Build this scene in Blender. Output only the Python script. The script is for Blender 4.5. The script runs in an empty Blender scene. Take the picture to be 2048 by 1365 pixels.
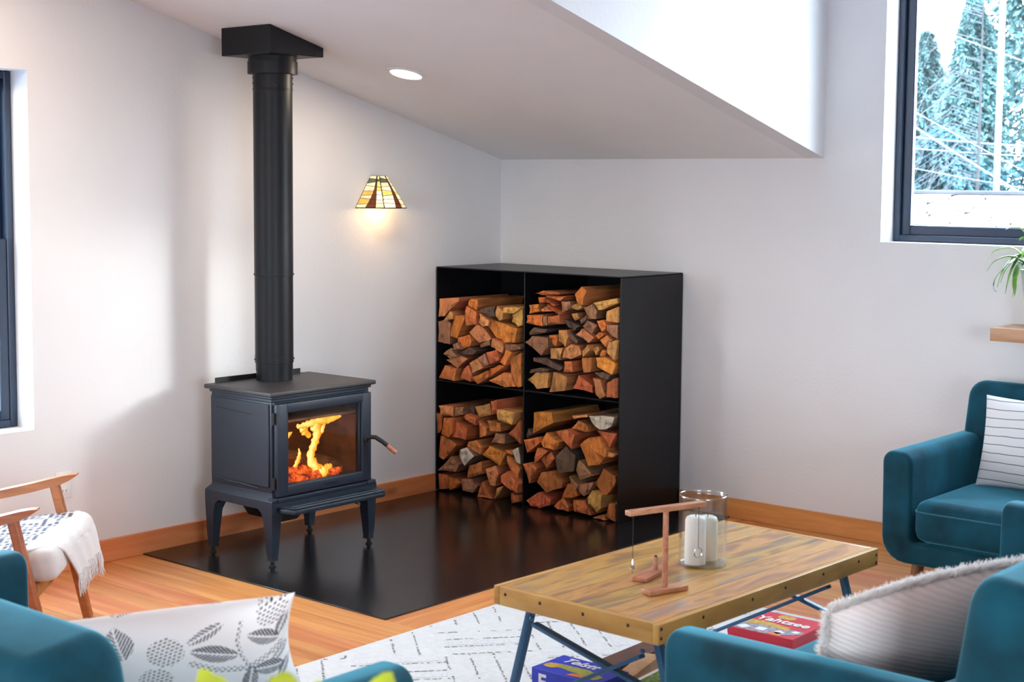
import bpy, bmesh, math, random
import numpy as np
from mathutils import Vector, Matrix

S = bpy.context.scene
COL = S.collection
PI = math.pi

# ------------------------------------------------------------------ camera, sky, exposure
cam_d = bpy.data.cameras.new('camera')
cam = bpy.data.objects.new('camera', cam_d)
COL.objects.link(cam)
RX, DN, FW = (0.760766, 0.648979, 0.007848), (0.064079, -0.063073, -0.99595), (-0.645855, 0.758188, -0.089569)
CAMP = Vector((5.53, -6.39, 1.65))
mw = Matrix.Identity(4)
for r in range(3):
    mw[r][0] = RX[r]; mw[r][1] = -DN[r]; mw[r][2] = -FW[r]; mw[r][3] = CAMP[r]
cam.matrix_world = mw
cam_d.sensor_width = 36.0
cam_d.sensor_fit = 'HORIZONTAL'
cam_d.lens = 53.565
cam_d.shift_y = -0.021474
cam_d.clip_start = 0.05
cam_d.clip_end = 300
cam_d.dof.use_dof = True
cam_d.dof.focus_distance = 6.9
cam_d.dof.aperture_fstop = 6.3
S.camera = cam

W = bpy.data.worlds.new('world')
S.world = W
W.use_nodes = True
wn = W.node_tree.nodes
bg = wn['Background']
SKY = 27.0
tc = wn.new('ShaderNodeTexCoord'); sx = wn.new('ShaderNodeSeparateXYZ'); rmp = wn.new('ShaderNodeValToRGB')
W.node_tree.links.new(tc.outputs['Generated'], sx.inputs[0])
W.node_tree.links.new(sx.outputs['Z'], rmp.inputs[0])
rmp.color_ramp.elements[0].position = 0.0; rmp.color_ramp.elements[0].color = (0.83, 0.91, 1.0, 1)
rmp.color_ramp.elements[1].position = 0.9; rmp.color_ramp.elements[1].color = (0.62, 0.80, 1.0, 1)
W.node_tree.links.new(rmp.outputs[0], bg.inputs[0])
bg.inputs[1].default_value = SKY

S.view_settings.view_transform = 'Standard'
S.view_settings.look = 'None'
S.view_settings.gamma = 1.0
S.view_settings.use_curve_mapping = False
S.view_settings.exposure = -0.10
S.cycles.max_bounces = 10
S.cycles.diffuse_bounces = 5
S.cycles.glossy_bounces = 4
S.cycles.transmission_bounces = 8
S.cycles.transparent_max_bounces = 12
S.cycles.sample_clamp_indirect = 6.0
S.cycles.caustics_reflective = False
S.cycles.caustics_refractive = False
S.cycles.use_denoising = True

sun_d = bpy.data.lights.new('hazy_sun', 'SUN'); sun_d.energy = 1.75; sun_d.angle = math.radians(7); sun_d.color = (1.0, 0.95, 0.87)
sun = bpy.data.objects.new('hazy_sun', sun_d); COL.objects.link(sun)
sun.rotation_euler = Vector((-1.0, -0.76, -0.30)).to_track_quat('-Z', 'Y').to_euler()

def portal(name, loc, size, sizey, direction):
    """marks a window opening as a portal so that the sky light that enters there is sampled well"""
    l = bpy.data.lights.new(name, 'AREA'); l.shape = 'RECTANGLE'; l.size = size; l.size_y = sizey
    l.cycles.is_portal = True
    o = bpy.data.objects.new(name, l); COL.objects.link(o)
    o.location = loc
    o.rotation_euler = Vector(direction).to_track_quat('-Z', 'Y').to_euler()
    return o

# openings: (along0, along1, z0, z1)
WA = (-4.05, -2.932, 0.617, 2.087)      # left wall, along y
WB = (2.293, 3.95, 1.391, 3.02)      # back wall, along x
WR = (-7.0, -4.8, 0.65, 2.25)       # right wall, along y
WF = (2.6, 5.0, 0.90, 2.15)        # wall behind the camera, along x
XR, YF = 7.6, -9.2
portal('window_portal', (-0.16, (WA[0]+WA[1])/2, (WA[2]+WA[3])/2), WA[1]-WA[0], WA[3]-WA[2], (1, 0, 0))
portal('window_portal', ((WB[0]+WB[1])/2, 0.16, (WB[2]+WB[3])/2), WB[1]-WB[0], WB[3]-WB[2], (0, -1, 0))
portal('window_portal', (XR+0.16, (WR[0]+WR[1])/2, (WR[2]+WR[3])/2), WR[1]-WR[0], WR[3]-WR[2], (-1, 0, 0))
portal('window_portal', ((WF[0]+WF[1])/2, YF-0.16, (WF[2]+WF[3])/2), WF[1]-WF[0], WF[3]-WF[2], (0, 1, 0))

DOWNLIGHT_W = 7.0
SCONCE_W = 2.4

# ------------------------------------------------------------------ materials
def newmat(name):
    m = bpy.data.materials.new(name); m.use_nodes = True
    nt = m.node_tree
    return m, nt, nt.nodes['Principled BSDF']

def N(nt, t, **kw):
    n = nt.nodes.new(t)
    for k, v in kw.items():
        setattr(n, k, v)
    return n

def rgb(c): return (c[0], c[1], c[2], 1.0)

def plain(name, c, rough=0.5, metal=0.0, var=0.06, scale=30.0, bump=0.0, bscale=200.0, spec=0.5, sheen=0.0, sheen_tint=None, coat=0.0, rand=0.0):
    m, nt, b = newmat(name)
    L = nt.links
    co = N(nt, 'ShaderNodeTexCoord'); no = N(nt, 'ShaderNodeTexNoise')
    no.inputs['Scale'].default_value = scale; no.inputs['Detail'].default_value = 4
    L.new(co.outputs['Object'], no.inputs['Vector'])
    mr = N(nt, 'ShaderNodeMapRange')
    mr.inputs['From Min'].default_value = 0.3; mr.inputs['From Max'].default_value = 0.7
    mr.inputs['To Min'].default_value = 1 - var; mr.inputs['To Max'].default_value = 1 + var
    L.new(no.outputs['Fac'], mr.inputs['Value'])
    val = mr.outputs[0]
    if rand:
        oi = N(nt, 'ShaderNodeObjectInfo'); m2 = N(nt, 'ShaderNodeMapRange')
        m2.inputs['To Min'].default_value = 1 - rand; m2.inputs['To Max'].default_value = 1 + rand
        L.new(oi.outputs['Random'], m2.inputs['Value'])
        mu = N(nt, 'ShaderNodeMath', operation='MULTIPLY'); L.new(val, mu.inputs[0]); L.new(m2.outputs[0], mu.inputs[1]); val = mu.outputs[0]
    hs = N(nt, 'ShaderNodeHueSaturation'); hs.inputs['Color'].default_value = rgb(c)
    L.new(val, hs.inputs['Value'])
    L.new(hs.outputs[0], b.inputs['Base Color'])
    b.inputs['Roughness'].default_value = rough; b.inputs['Metallic'].default_value = metal
    b.inputs['Specular IOR Level'].default_value = spec
    if sheen:
        b.inputs['Sheen Weight'].default_value = sheen; b.inputs['Sheen Roughness'].default_value = 0.35
        b.inputs['Sheen Tint'].default_value = rgb(sheen_tint or (1, 1, 1))
    if coat:
        b.inputs['Coat Weight'].default_value = coat; b.inputs['Coat Roughness'].default_value = 0.15
    if bump:
        n2 = N(nt, 'ShaderNodeTexNoise'); n2.inputs['Scale'].default_value = bscale; n2.inputs['Detail'].default_value = 3
        L.new(co.outputs['Object'], n2.inputs['Vector'])
        bp = N(nt, 'ShaderNodeBump'); bp.inputs['Strength'].default_value = bump; bp.inputs['Distance'].default_value = 0.01
        L.new(n2.outputs['Fac'], bp.inputs['Height']); L.new(bp.outputs[0], b.inputs['Normal'])
    return m

def wood(name, stops, axis=0, stretch=14.0, scale=1.6, rough=0.4, knots=0.0, rand=0.18, coat=0.0, bump=0.15, hue=0.012):
    """grain along one object axis; each object gets its own cut of the grain and its own tone"""
    m, nt, b = newmat(name)
    L = nt.links
    co = N(nt, 'ShaderNodeTexCoord'); oi = N(nt, 'ShaderNodeObjectInfo')
    mp = N(nt, 'ShaderNodeMapping')
    sc = [stretch * scale] * 3; sc[axis] = scale
    mp.inputs['Scale'].default_value = sc
    L.new(co.outputs['Object'], mp.inputs['Vector'])
    mul = N(nt, 'ShaderNodeMath', operation='MULTIPLY'); mul.inputs[1].default_value = 37.0
    L.new(oi.outputs['Random'], mul.inputs[0])
    no = N(nt, 'ShaderNodeTexNoise', noise_dimensions='4D'); no.inputs['Scale'].default_value = 1.0
    no.inputs['Detail'].default_value = 6; no.inputs['Distortion'].default_value = 0.7
    L.new(mp.outputs[0], no.inputs['Vector']); L.new(mul.outputs[0], no.inputs['W'])
    rp = N(nt, 'ShaderNodeValToRGB')
    els = rp.color_ramp.elements
    els[0].position = stops[0][0]; els[0].color = rgb(stops[0][1])
    els[1].position = stops[-1][0]; els[1].color = rgb(stops[-1][1])
    for p, c in stops[1:-1]:
        e = els.new(p); e.color = rgb(c)
    L.new(no.outputs['Fac'], rp.inputs[0])
    colr = rp.outputs[0]
    if knots:
        mk = N(nt, 'ShaderNodeMapping'); k = [9.0] * 3; k[axis] = 3.0
        mk.inputs['Scale'].default_value = k; L.new(co.outputs['Object'], mk.inputs['Vector'])
        vo = N(nt, 'ShaderNodeTexVoronoi', voronoi_dimensions='4D'); vo.inputs['Scale'].default_value = 1.0
        L.new(mk.outputs[0], vo.inputs['Vector']); L.new(mul.outputs[0], vo.inputs['W'])
        kr = N(nt, 'ShaderNodeMapRange'); kr.inputs['From Min'].default_value = 0.07; kr.inputs['From Max'].default_value = 0.22
        kr.inputs['To Min'].default_value = knots; kr.inputs['To Max'].default_value = 0.0
        L.new(vo.outputs['Distance'], kr.inputs['Value'])
        mx = N(nt, 'ShaderNodeMixRGB'); mx.inputs[2].default_value = rgb([v * 0.42 for v in stops[0][1]])
        L.new(kr.outputs[0], mx.inputs[0]); L.new(colr, mx.inputs[1]); colr = mx.outputs[0]
    hs = N(nt, 'ShaderNodeHueSaturation'); L.new(colr, hs.inputs['Color'])
    vr = N(nt, 'ShaderNodeMapRange'); vr.inputs['To Min'].default_value = 1 - rand; vr.inputs['To Max'].default_value = 1 + rand
    L.new(oi.outputs['Random'], vr.inputs['Value']); L.new(vr.outputs[0], hs.inputs['Value'])
    ml = N(nt, 'ShaderNodeMath', operation='MULTIPLY'); ml.inputs[1].default_value = 7.31; L.new(oi.outputs['Random'], ml.inputs[0])
    fr = N(nt, 'ShaderNodeMath', operation='FRACT'); L.new(ml.outputs[0], fr.inputs[0])
    hr = N(nt, 'ShaderNodeMapRange'); hr.inputs['To Min'].default_value = 0.5 - hue; hr.inputs['To Max'].default_value = 0.5 + hue
    L.new(fr.outputs[0], hr.inputs['Value']); L.new(hr.outputs[0], hs.inputs['Hue'])
    L.new(hs.outputs[0], b.inputs['Base Color'])
    b.inputs['Roughness'].default_value = rough
    if coat:
        b.inputs['Coat Weight'].default_value = coat; b.inputs['Coat Roughness'].default_value = 0.12
    if bump:
        bp = N(nt, 'ShaderNodeBump'); bp.inputs['Strength'].default_value = bump; bp.inputs['Distance'].default_value = 0.004
        L.new(no.outputs['Fac'], bp.inputs['Height']); L.new(bp.outputs[0], b.inputs['Normal'])
    return m

def emit(name, c, strength, base=(0.02, 0.02, 0.02)):
    m, nt, b = newmat(name)
    b.inputs['Base Color'].default_value = rgb(base)
    b.inputs['Emission Color'].default_value = rgb(c); b.inputs['Emission Strength'].default_value = strength
    return m

def glass(name, tint=(0.96, 0.98, 0.98), ior=1.45, gain=1.0, rough=0.02):
    """clear sheet glass: straight-through light plus a fresnel mirror"""
    m, nt, b = newmat(name)
    nt.nodes.remove(b)
    out = nt.nodes['Material Output']
    tr = N(nt, 'ShaderNodeBsdfTransparent'); tr.inputs[0].default_value = rgb(tint)
    gl = N(nt, 'ShaderNodeBsdfGlossy'); gl.inputs['Roughness'].default_value = rough
    # Schlick's mirror term from the facing angle, the same from both sides of the pane
    lw = N(nt, 'ShaderNodeLayerWeight'); lw.inputs[0].default_value = 0.5
    pw = N(nt, 'ShaderNodeMath', operation='POWER'); pw.inputs[1].default_value = 5.0
    f0 = ((ior-1)/(ior+1))**2*gain
    g = N(nt, 'ShaderNodeMath', operation='MULTIPLY_ADD'); g.inputs[1].default_value = 1-f0; g.inputs[2].default_value = f0; g.use_clamp = True
    mx = N(nt, 'ShaderNodeMixShader')
    nt.links.new(lw.outputs['Facing'], pw.inputs[0]); nt.links.new(pw.outputs[0], g.inputs[0]); nt.links.new(g.outputs[0], mx.inputs[0])
    nt.links.new(tr.outputs[0], mx.inputs[1]); nt.links.new(gl.outputs[0], mx.inputs[2])
    nt.links.new(mx.outputs[0], out.inputs['Surface'])
    return m

def attr_mat(name, rough=0.85, sheen=0.0, bump=0.0, bscale=400.0):
    m, nt, b = newmat(name)
    a = N(nt, 'ShaderNodeVertexColor', layer_name='print')
    nt.links.new(a.outputs[0], b.inputs['Base Color'])
    b.inputs['Roughness'].default_value = rough; b.inputs['Sheen Weight'].default_value = sheen
    if bump:
        co = N(nt, 'ShaderNodeTexCoord'); n2 = N(nt, 'ShaderNodeTexNoise'); n2.inputs['Scale'].default_value = bscale
        nt.links.new(co.outputs['Object'], n2.inputs['Vector'])
        bp = N(nt, 'ShaderNodeBump'); bp.inputs['Strength'].default_value = bump; bp.inputs['Distance'].default_value = 0.01
        nt.links.new(n2.outputs['Fac'], bp.inputs['Height']); nt.links.new(bp.outputs[0], b.inputs['Normal'])
    return m

MT = {}
MT['wall'] = plain('wall_paint', (0.785, 0.785, 0.795), 0.85, var=0.015, scale=3, bump=0.12, bscale=60, spec=0.25)
MT['ceil'] = plain('ceiling_paint', (0.86, 0.85, 0.855), 0.9, var=0.015, scale=3, bump=0.08, bscale=60, spec=0.2)
FIR = [(0.25, (0.42, 0.135, 0.042)), (0.45, (0.60, 0.215, 0.068)), (0.60, (0.70, 0.29, 0.10)), (0.8, (0.76, 0.37, 0.15))]
MT['fir_x'] = wood('fir_planks', FIR, 0, 16, 1.3, rough=0.36, knots=0.35, rand=0.10, coat=0.12)
MT['fir_y'] = wood('fir_border_plank', FIR, 1, 16, 1.3, rough=0.36, knots=0.3, rand=0.08, coat=0.12)
BASE = [(0.25, (0.52, 0.17, 0.05)), (0.5, (0.74, 0.29, 0.09)), (0.8, (0.84, 0.41, 0.16))]
MT['base_x'] = wood('fir_baseboard_x', BASE, 0, 12, 1.6, rough=0.4, knots=0.6, rand=0.05)
MT['base_y'] = wood('fir_baseboard_y', BASE, 1, 12, 1.6, rough=0.4, knots=0.6, rand=0.05)
MT['steel'] = plain('blackened_steel', (0.0055, 0.0058, 0.008), 0.36, 0.0, var=0.25, scale=6, spec=0.32)
MT['hearth'] = plain('hearth_steel', (0.010, 0.0095, 0.010), 0.20, 0.0, var=0.3, scale=5, spec=0.65)
MT['stove'] = plain('stove_iron', (0.013, 0.021, 0.036), 0.44, 0.0, var=0.10, scale=25, bump=0.1, bscale=350, spec=0.5)
MT['stove_top'] = plain('stove_top_iron', (0.026, 0.024, 0.026), 0.48, 0.0, var=0.2, scale=14, bump=0.15, bscale=350, spec=0.6)
MT['pipe'] = plain('stove_pipe_black', (0.0065, 0.0075, 0.010), 0.42, 0.0, var=0.05, scale=20, spec=0.28)
MT['dark'] = plain('dark_iron', (0.008, 0.008, 0.009), 0.6, var=0.1)
MT['brick'] = plain('firebrick', (0.30, 0.13, 0.075), 0.9, var=0.3, scale=14, bump=0.4, bscale=40)
MT['win'] = plain('window_frame_navy', (0.006, 0.018, 0.045), 0.35, var=0.05, spec=0.6)
MT['glass'] = glass('window_glass')
MT['stove_glass'] = glass('stove_glass', (0.90, 0.86, 0.82), 1.5, 1.0, 0.03)
MT['jar'] = glass('jar_glass', (0.975, 0.985, 0.99), 1.5, 1.6, 0.01)
MT['jar_rim'] = glass('jar_rim_glass', (0.90, 0.94, 0.96), 1.5, 9.0, 0.05)
MT['velvet'] = plain('teal_velvet', (0.002, 0.052, 0.080), 0.8, var=0.55, scale=6, bump=0.05, bscale=500, spec=0.25, sheen=1.0, sheen_tint=(0.14, 0.56, 0.74))
MT['velvet_seam'] = plain('teal_piping', (0.006, 0.10, 0.145), 0.7, var=0.1, sheen=1.0, sheen_tint=(0.2, 0.6, 0.75))
def fur():
    m, nt, b = newmat('white_fur'); nt.nodes.remove(b); out = nt.nodes['Material Output']
    d = N(nt, 'ShaderNodeBsdfDiffuse'); d.inputs[0].default_value = (0.88, 0.86, 0.84, 1); t = N(nt, 'ShaderNodeBsdfTranslucent'); t.inputs[0].default_value = (0.9, 0.87, 0.85, 1)
    no = N(nt, 'ShaderNodeTexNoise'); no.inputs['Scale'].default_value = 40; mr = N(nt, 'ShaderNodeMapRange'); mr.inputs['To Min'].default_value = 0.45; mr.inputs['To Max'].default_value = 0.7
    mx = N(nt, 'ShaderNodeMixShader'); nt.links.new(no.outputs['Fac'], mr.inputs['Value']); nt.links.new(mr.outputs[0], mx.inputs[0])
    nt.links.new(d.outputs[0], mx.inputs[1]); nt.links.new(t.outputs[0], mx.inputs[2]); nt.links.new(mx.outputs[0], out.inputs['Surface'])
    return m
MT['fur'] = fur()
MT['walnut'] = wood('walnut_legs', [(0.3, (0.16, 0.055, 0.022)), (0.7, (0.30, 0.11, 0.045))], 2, 10, 3, rough=0.35, rand=0.08)
MT['teak'] = wood('teak_chair_wood', [(0.3, (0.30, 0.090, 0.020)), (0.7, (0.50, 0.18, 0.045))], 0, 10, 3, rough=0.45, rand=0.08)
MT['cream'] = plain('cream_upholstery', (0.72, 0.68, 0.66), 0.9, var=0.04, bump=0.2, bscale=700, sheen=0.3)
MT['white_wool'] = plain('white_wool', (0.86, 0.84, 0.83), 0.95, var=0.06, scale=60, bump=0.6, bscale=300, sheen=0.5)
TBL = [(0.33, (0.22, 0.135, 0.085)), (0.43, (0.40, 0.20, 0.055)), (0.51, (0.60, 0.32, 0.075)), (0.58, (0.48, 0.26, 0.08)), (0.70, (0.29, 0.20, 0.15))]
MT['table_y'] = wood('mango_wood_boards', TBL, 1, 5, 3.0, rough=0.30, knots=0.25, rand=0.12, coat=0.3, bump=0.1)
MT['table_x'] = wood('mango_wood_aprons', [(0.25, (0.36, 0.17, 0.045)), (0.5, (0.54, 0.28, 0.070)), (0.8, (0.62, 0.37, 0.12))], 0, 3, 5, rough=0.4, knots=0.25, rand=0.06, bump=0.1)
MT['iron_blue'] = plain('painted_iron_legs', (0.022, 0.105, 0.22), 0.4, var=0.1, spec=0.6)
MT['nail'] = plain('iron_nail', (0.02, 0.014, 0.01), 0.5)
MT['rug'] = plain('cream_wool_rug', (0.74, 0.73, 0.72), 0.95, var=0.05, scale=40, bump=0.7, bscale=220, sheen=0.2)
MT['rug_mark'] = plain('grey_rug_yarn', (0.24, 0.235, 0.235), 0.95, var=0.5, scale=90)
MT['rug_fill'] = plain('pale_grey_rug_yarn', (0.63, 0.62, 0.62), 0.95, var=0.18, scale=160)
MT['cherry'] = wood('cherry_game_wood', [(0.3, (0.40, 0.15, 0.07)), (0.7, (0.60, 0.29, 0.15))], 1, 10, 6, rough=0.4, rand=0.05)
MT['chrome'] = plain('polished_steel', (0.75, 0.75, 0.76), 0.15, 1.0, var=0.02)
MT['string'] = plain('black_string', (0.015, 0.015, 0.015), 0.8)
MT['wax'] = plain('ivory_wax', (0.93, 0.91, 0.86), 0.5, var=0.02, spec=0.4)
MT['wax2'] = plain('cream_wax', (0.90, 0.83, 0.68), 0.5, var=0.02, spec=0.4)
MT['wick'] = plain('wick', (0.03, 0.025, 0.02), 0.9)
MT['white_plastic'] = plain('white_plastic', (0.82, 0.82, 0.81), 0.4, var=0.01)
MT['slot'] = plain('socket_slot', (0.05, 0.05, 0.05), 0.6)
MT['lead'] = plain('lead_came', (0.012, 0.010, 0.009), 0.5)
MT['pot'] = plain('white_ceramic', (0.75, 0.77, 0.78), 0.3, var=0.02)
MT['soil'] = plain('potting_soil', (0.04, 0.025, 0.015), 0.95, var=0.4, scale=60)
MT['leaf'] = plain('spider_plant_leaf', (0.18, 0.42, 0.05), 0.45, var=0.45, scale=25, rand=0.3)
MT['leaf_pale'] = plain('pale_leaf', (0.42, 0.55, 0.22), 0.5, var=0.25, scale=25, rand=0.2)
MT['lime'] = plain('lime_leaf', (0.36, 0.42, 0.015), 0.45, var=0.12, scale=20, rand=0.15)
MT['shelf'] = wood('oak_shelf', [(0.3, (0.40, 0.20, 0.10)), (0.5, (0.55, 0.30, 0.16)), (0.8, (0.66, 0.42, 0.24))], 0, 8, 3, rough=0.45, rand=0.05)
MT['paper_red'] = plain('red_box_card', (0.62, 0.02, 0.045), 0.4, var=0.05)
MT['paper_blue'] = plain('blue_box_card', (0.02, 0.045, 0.50), 0.4, var=0.05)
MT['paper_white'] = plain('white_box_card', (0.80, 0.80, 0.82), 0.5, var=0.02)
MT['paper_tan'] = plain('tan_card', (0.46, 0.26, 0.13), 0.7, var=0.15)
MT['paper_brown'] = plain('brown_case', (0.11, 0.045, 0.03), 0.5, var=0.2)
MT['ink_white'] = plain('white_ink', (0.85, 0.85, 0.85), 0.5, var=0.02)
MT['ink_gold'] = plain('gold_ink', (0.55, 0.33, 0.05), 0.5, var=0.3, scale=60)
MT['ink_olive'] = plain('olive_ink', (0.33, 0.33, 0.04), 0.5, var=0.3, scale=60)
MT['ink_grey'] = plain('grey_ink', (0.32, 0.28, 0.33), 0.5, var=0.4, scale=60)
MT['ink_orange'] = plain('orange_ink', (0.72, 0.20, 0.07), 0.5, var=0.2, scale=60)
MT['ink_green'] = plain('leafy_green_ink', (0.14, 0.24, 0.05), 0.5, var=0.8, scale=70)
MT['rubber'] = plain('black_rubber', (0.012, 0.012, 0.012), 0.7)
MT['ground'] = plain('ground', (0.17, 0.20, 0.24), 0.95, var=0.3, scale=0.6)
MT['shingle'] = plain('pale_shingle', (0.16, 0.155, 0.15), 0.9, var=0.2, scale=4, rand=0.12)
MT['bark'] = plain('tree_bark', (0.03, 0.03, 0.033), 0.9, var=0.3, scale=3)
MT['twig'] = plain('bare_twig', (0.07, 0.075, 0.085), 0.9, var=0.2)
MT['needle'] = plain('conifer_needles', (0.040, 0.098, 0.098), 0.7, var=0.7, scale=1.1)
MT['needle2'] = plain('cedar_sprays', (0.022, 0.080, 0.096), 0.7, var=0.8, scale=0.9)
MT['pole'] = plain('pale_pole', (0.10, 0.11, 0.115), 0.8)
MT['wire'] = plain('pale_wire', (0.12, 0.13, 0.135), 0.6)
MT['ash'] = plain('ash', (0.20, 0.16, 0.14), 0.95, var=0.4, scale=40)

# ------------------------------------------------------------------ mesh helpers
class MB:
    def __init__(self, off=(0, 0, 0)):
        self.bm = bmesh.new(); self.off = Vector(off)

    def _merge(self, t, mi=0, mat=None):
        for f in t.faces: f.material_index = mi
        if mat is not None: bmesh.ops.transform(t, matrix=mat, verts=t.verts)
        me = bpy.data.meshes.new('tmp'); t.to_mesh(me); t.free()
        self.bm.from_mesh(me); bpy.data.meshes.remove(me)
        return self

    def box(self, x0, x1, y0, y1, z0, z1, bev=0.0, seg=2, mi=0, mat=None, taper=None):
        t = bmesh.new()
        P = []
        for z in (z0, z1):
            k = 0.0 if (taper is None or z == z0) else taper
            for (x, y) in ((x0+k, y0+k), (x1-k, y0+k), (x1-k, y1-k), (x0+k, y1-k)):
                P.append(t.verts.new((x, y, z)))
        for q in ((3, 2, 1, 0), (4, 5, 6, 7), (0, 1, 5, 4), (1, 2, 6, 5), (2, 3, 7, 6), (3, 0, 4, 7)):
            t.faces.new([P[i] for i in q])
        if bev > 0:
            bmesh.ops.bevel(t, geom=t.edges[:], offset=bev, segments=seg, profile=0.5, affect='EDGES')
        return self._merge(t, mi, mat)

    def prism(self, poly, a0, a1, axis='y', bev=0.0, seg=2, mi=0, mat=None, ang=35):
        t = bmesh.new()
        def P(u, v, a):
            return {'x': (a, u, v), 'y': (u, a, v), 'z': (u, v, a)}[axis]
        A = [t.verts.new(P(u, v, a0)) for u, v in poly]; B = [t.verts.new(P(u, v, a1)) for u, v in poly]
        n = len(poly)
        t.faces.new(A); t.faces.new(B[::-1])
        for i in range(n):
            t.faces.new((A[i], B[i], B[(i+1) % n], A[(i+1) % n]))
        bmesh.ops.recalc_face_normals(t, faces=t.faces[:])
        if bev > 0:
            es = [e for e in t.edges if len(e.link_faces) == 2 and e.calc_face_angle(0) > math.radians(ang)]
            bmesh.ops.bevel(t, geom=es, offset=bev, segments=seg, profile=0.5, affect='EDGES')
        return self._merge(t, mi, mat)

    def loft(self, rings, caps=True, closed=True, mi=0):
        t = bmesh.new()
        R = [[t.verts.new(p) for p in r] for r in rings]
        n = len(R[0])
        for a, b in zip(R, R[1:]):
            for i in range(n if closed else n-1):
                j = (i+1) % n
                t.faces.new((a[i], a[j], b[j], b[i]))
        if caps:
            t.faces.new(R[0][::-1]); t.faces.new(R[-1])
        bmesh.ops.recalc_face_normals(t, faces=t.faces[:])
        return self._merge(t, mi)

    def tube(self, pts, rad, seg=10, mi=0, caps=True):
        pts = [Vector(p) for p in pts]
        if not hasattr(rad, '__len__'): rad = [rad]*len(pts)
        rings = []
        up = Vector((0, 0, 1))
        d0 = (pts[1]-pts[0]).normalized()
        if abs(d0.dot(up)) > 0.9: up = Vector((1, 0, 0))
        n = d0.cross(up).normalized()
        for i, p in enumerate(pts):
            d = (pts[min(i+1, len(pts)-1)]-pts[max(i-1, 0)]).normalized()
            n = (n - d*n.dot(d)).normalized(); b = d.cross(n)
            rings.append([p + (n*math.cos(2*PI*k/seg)+b*math.sin(2*PI*k/seg))*rad[i] for k in range(seg)])
        return self.loft(rings, caps, True, mi)

    def lathe(self, prof, c=(0, 0, 0), seg=32, mi=0, caps=True):
        rings = [[(c[0]+r*math.cos(2*PI*k/seg), c[1]+r*math.sin(2*PI*k/seg), c[2]+z) for k in range(seg)] for r, z in prof]
        return self.loft(rings, caps, True, mi)

    def sphere(self, c, r, seg=12, rings=8, mi=0, sc=(1, 1, 1)):
        t = bmesh.new()
        bmesh.ops.create_uvsphere(t, u_segments=seg, v_segments=rings, radius=r)
        return self._merge(t, mi, Matrix.Translation(c) @ Matrix.Diagonal((*sc, 1)))

    def bar(self, p0, p1, w, h, bev=0.0, mi=0, up=(0, 0, 1)):
        p0, p1 = Vector(p0), Vector(p1); d = p1-p0; L = d.length; x = d.normalized()
        u = Vector(up)
        if abs(x.dot(u)) > 0.95: u = Vector((0, 1, 0))
        y = u.cross(x).normalized(); z = x.cross(y)
        m = Matrix(((x[0], y[0], z[0], p0[0]), (x[1], y[1], z[1], p0[1]), (x[2], y[2], z[2], p0[2]), (0, 0, 0, 1)))
        return self.box(0, L, -w/2, w/2, -h/2, h/2, bev, 2, mi, m)

    def build(self, name, mats, parent=None, sm=True, ang=40.0, matrix=None):
        if matrix is not None: bmesh.ops.transform(self.bm, matrix=matrix, verts=self.bm.verts)
        if self.off.length: bmesh.ops.translate(self.bm, vec=-self.off, verts=self.bm.verts)
        me = bpy.data.meshes.new(name); self.bm.to_mesh(me); self.bm.free()
        return mesh_obj(name, me, mats, parent, sm, ang)

def mesh_obj(name, me, mats, parent=None, sm=True, ang=40.0):
    if not isinstance(mats, (list, tuple)): mats = [mats]
    for m in mats: me.materials.append(MT[m] if isinstance(m, str) else m)
    if sm and len(me.polygons):
        me.polygons.foreach_set('use_smooth', [True]*len(me.polygons))
        me.set_sharp_from_angle(angle=math.radians(ang))
    o = bpy.data.objects.new(name, me); COL.objects.link(o)
    if parent is not None: o.parent = parent
    return o

def thing(name, label, cat, loc=(0, 0, 0), rz=0.0, group=None):
    o = bpy.data.objects.new(name, None); o.empty_display_size = 0.1
    COL.objects.link(o); o.location = loc; o.rotation_euler = (0, 0, rz)
    return tag(o, label, cat, group)

def tag(o, label, cat, group=None):
    o['label'] = label; o['category'] = cat
    if group: o['group'] = group
    return o

def struct(o):
    o['kind'] = 'structure'; return o

def stuff(o):
    o['kind'] = 'stuff'; return o

def sroot(name, loc=(0, 0, 0)):
    o = bpy.data.objects.new(name, None); COL.objects.link(o); o.location = loc; o['kind'] = 'structure'; return o

def fillet(poly, rad, seg=6):
    """round the corners of a polygon; rad is one radius per corner"""
    out = []; n = len(poly)
    for i in range(n):
        p = Vector(poly[i]); a = Vector(poly[i-1]); b = Vector(poly[(i+1) % n]); r = rad[i] if hasattr(rad, '__len__') else rad
        if r <= 0: out.append(tuple(p)); continue
        u = (a-p).normalized(); v = (b-p).normalized()
        th = math.acos(max(-1, min(1, u.dot(v))))
        t = min(r/math.tan(th/2), (a-p).length*0.49, (b-p).length*0.49); r2 = t*math.tan(th/2)
        c = p + (u+v).normalized()*(r2/math.sin(th/2))
        s0 = p+u*t; s1 = p+v*t
        a0 = math.atan2(s0.y-c.y, s0.x-c.x); a1 = math.atan2(s1.y-c.y, s1.x-c.x)
        d = (a1-a0+PI) % (2*PI)-PI
        for k in range(seg+1):
            an = a0+d*k/seg; out.append((c.x+r2*math.cos(an), c.y+r2*math.sin(an)))
    return out

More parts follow.
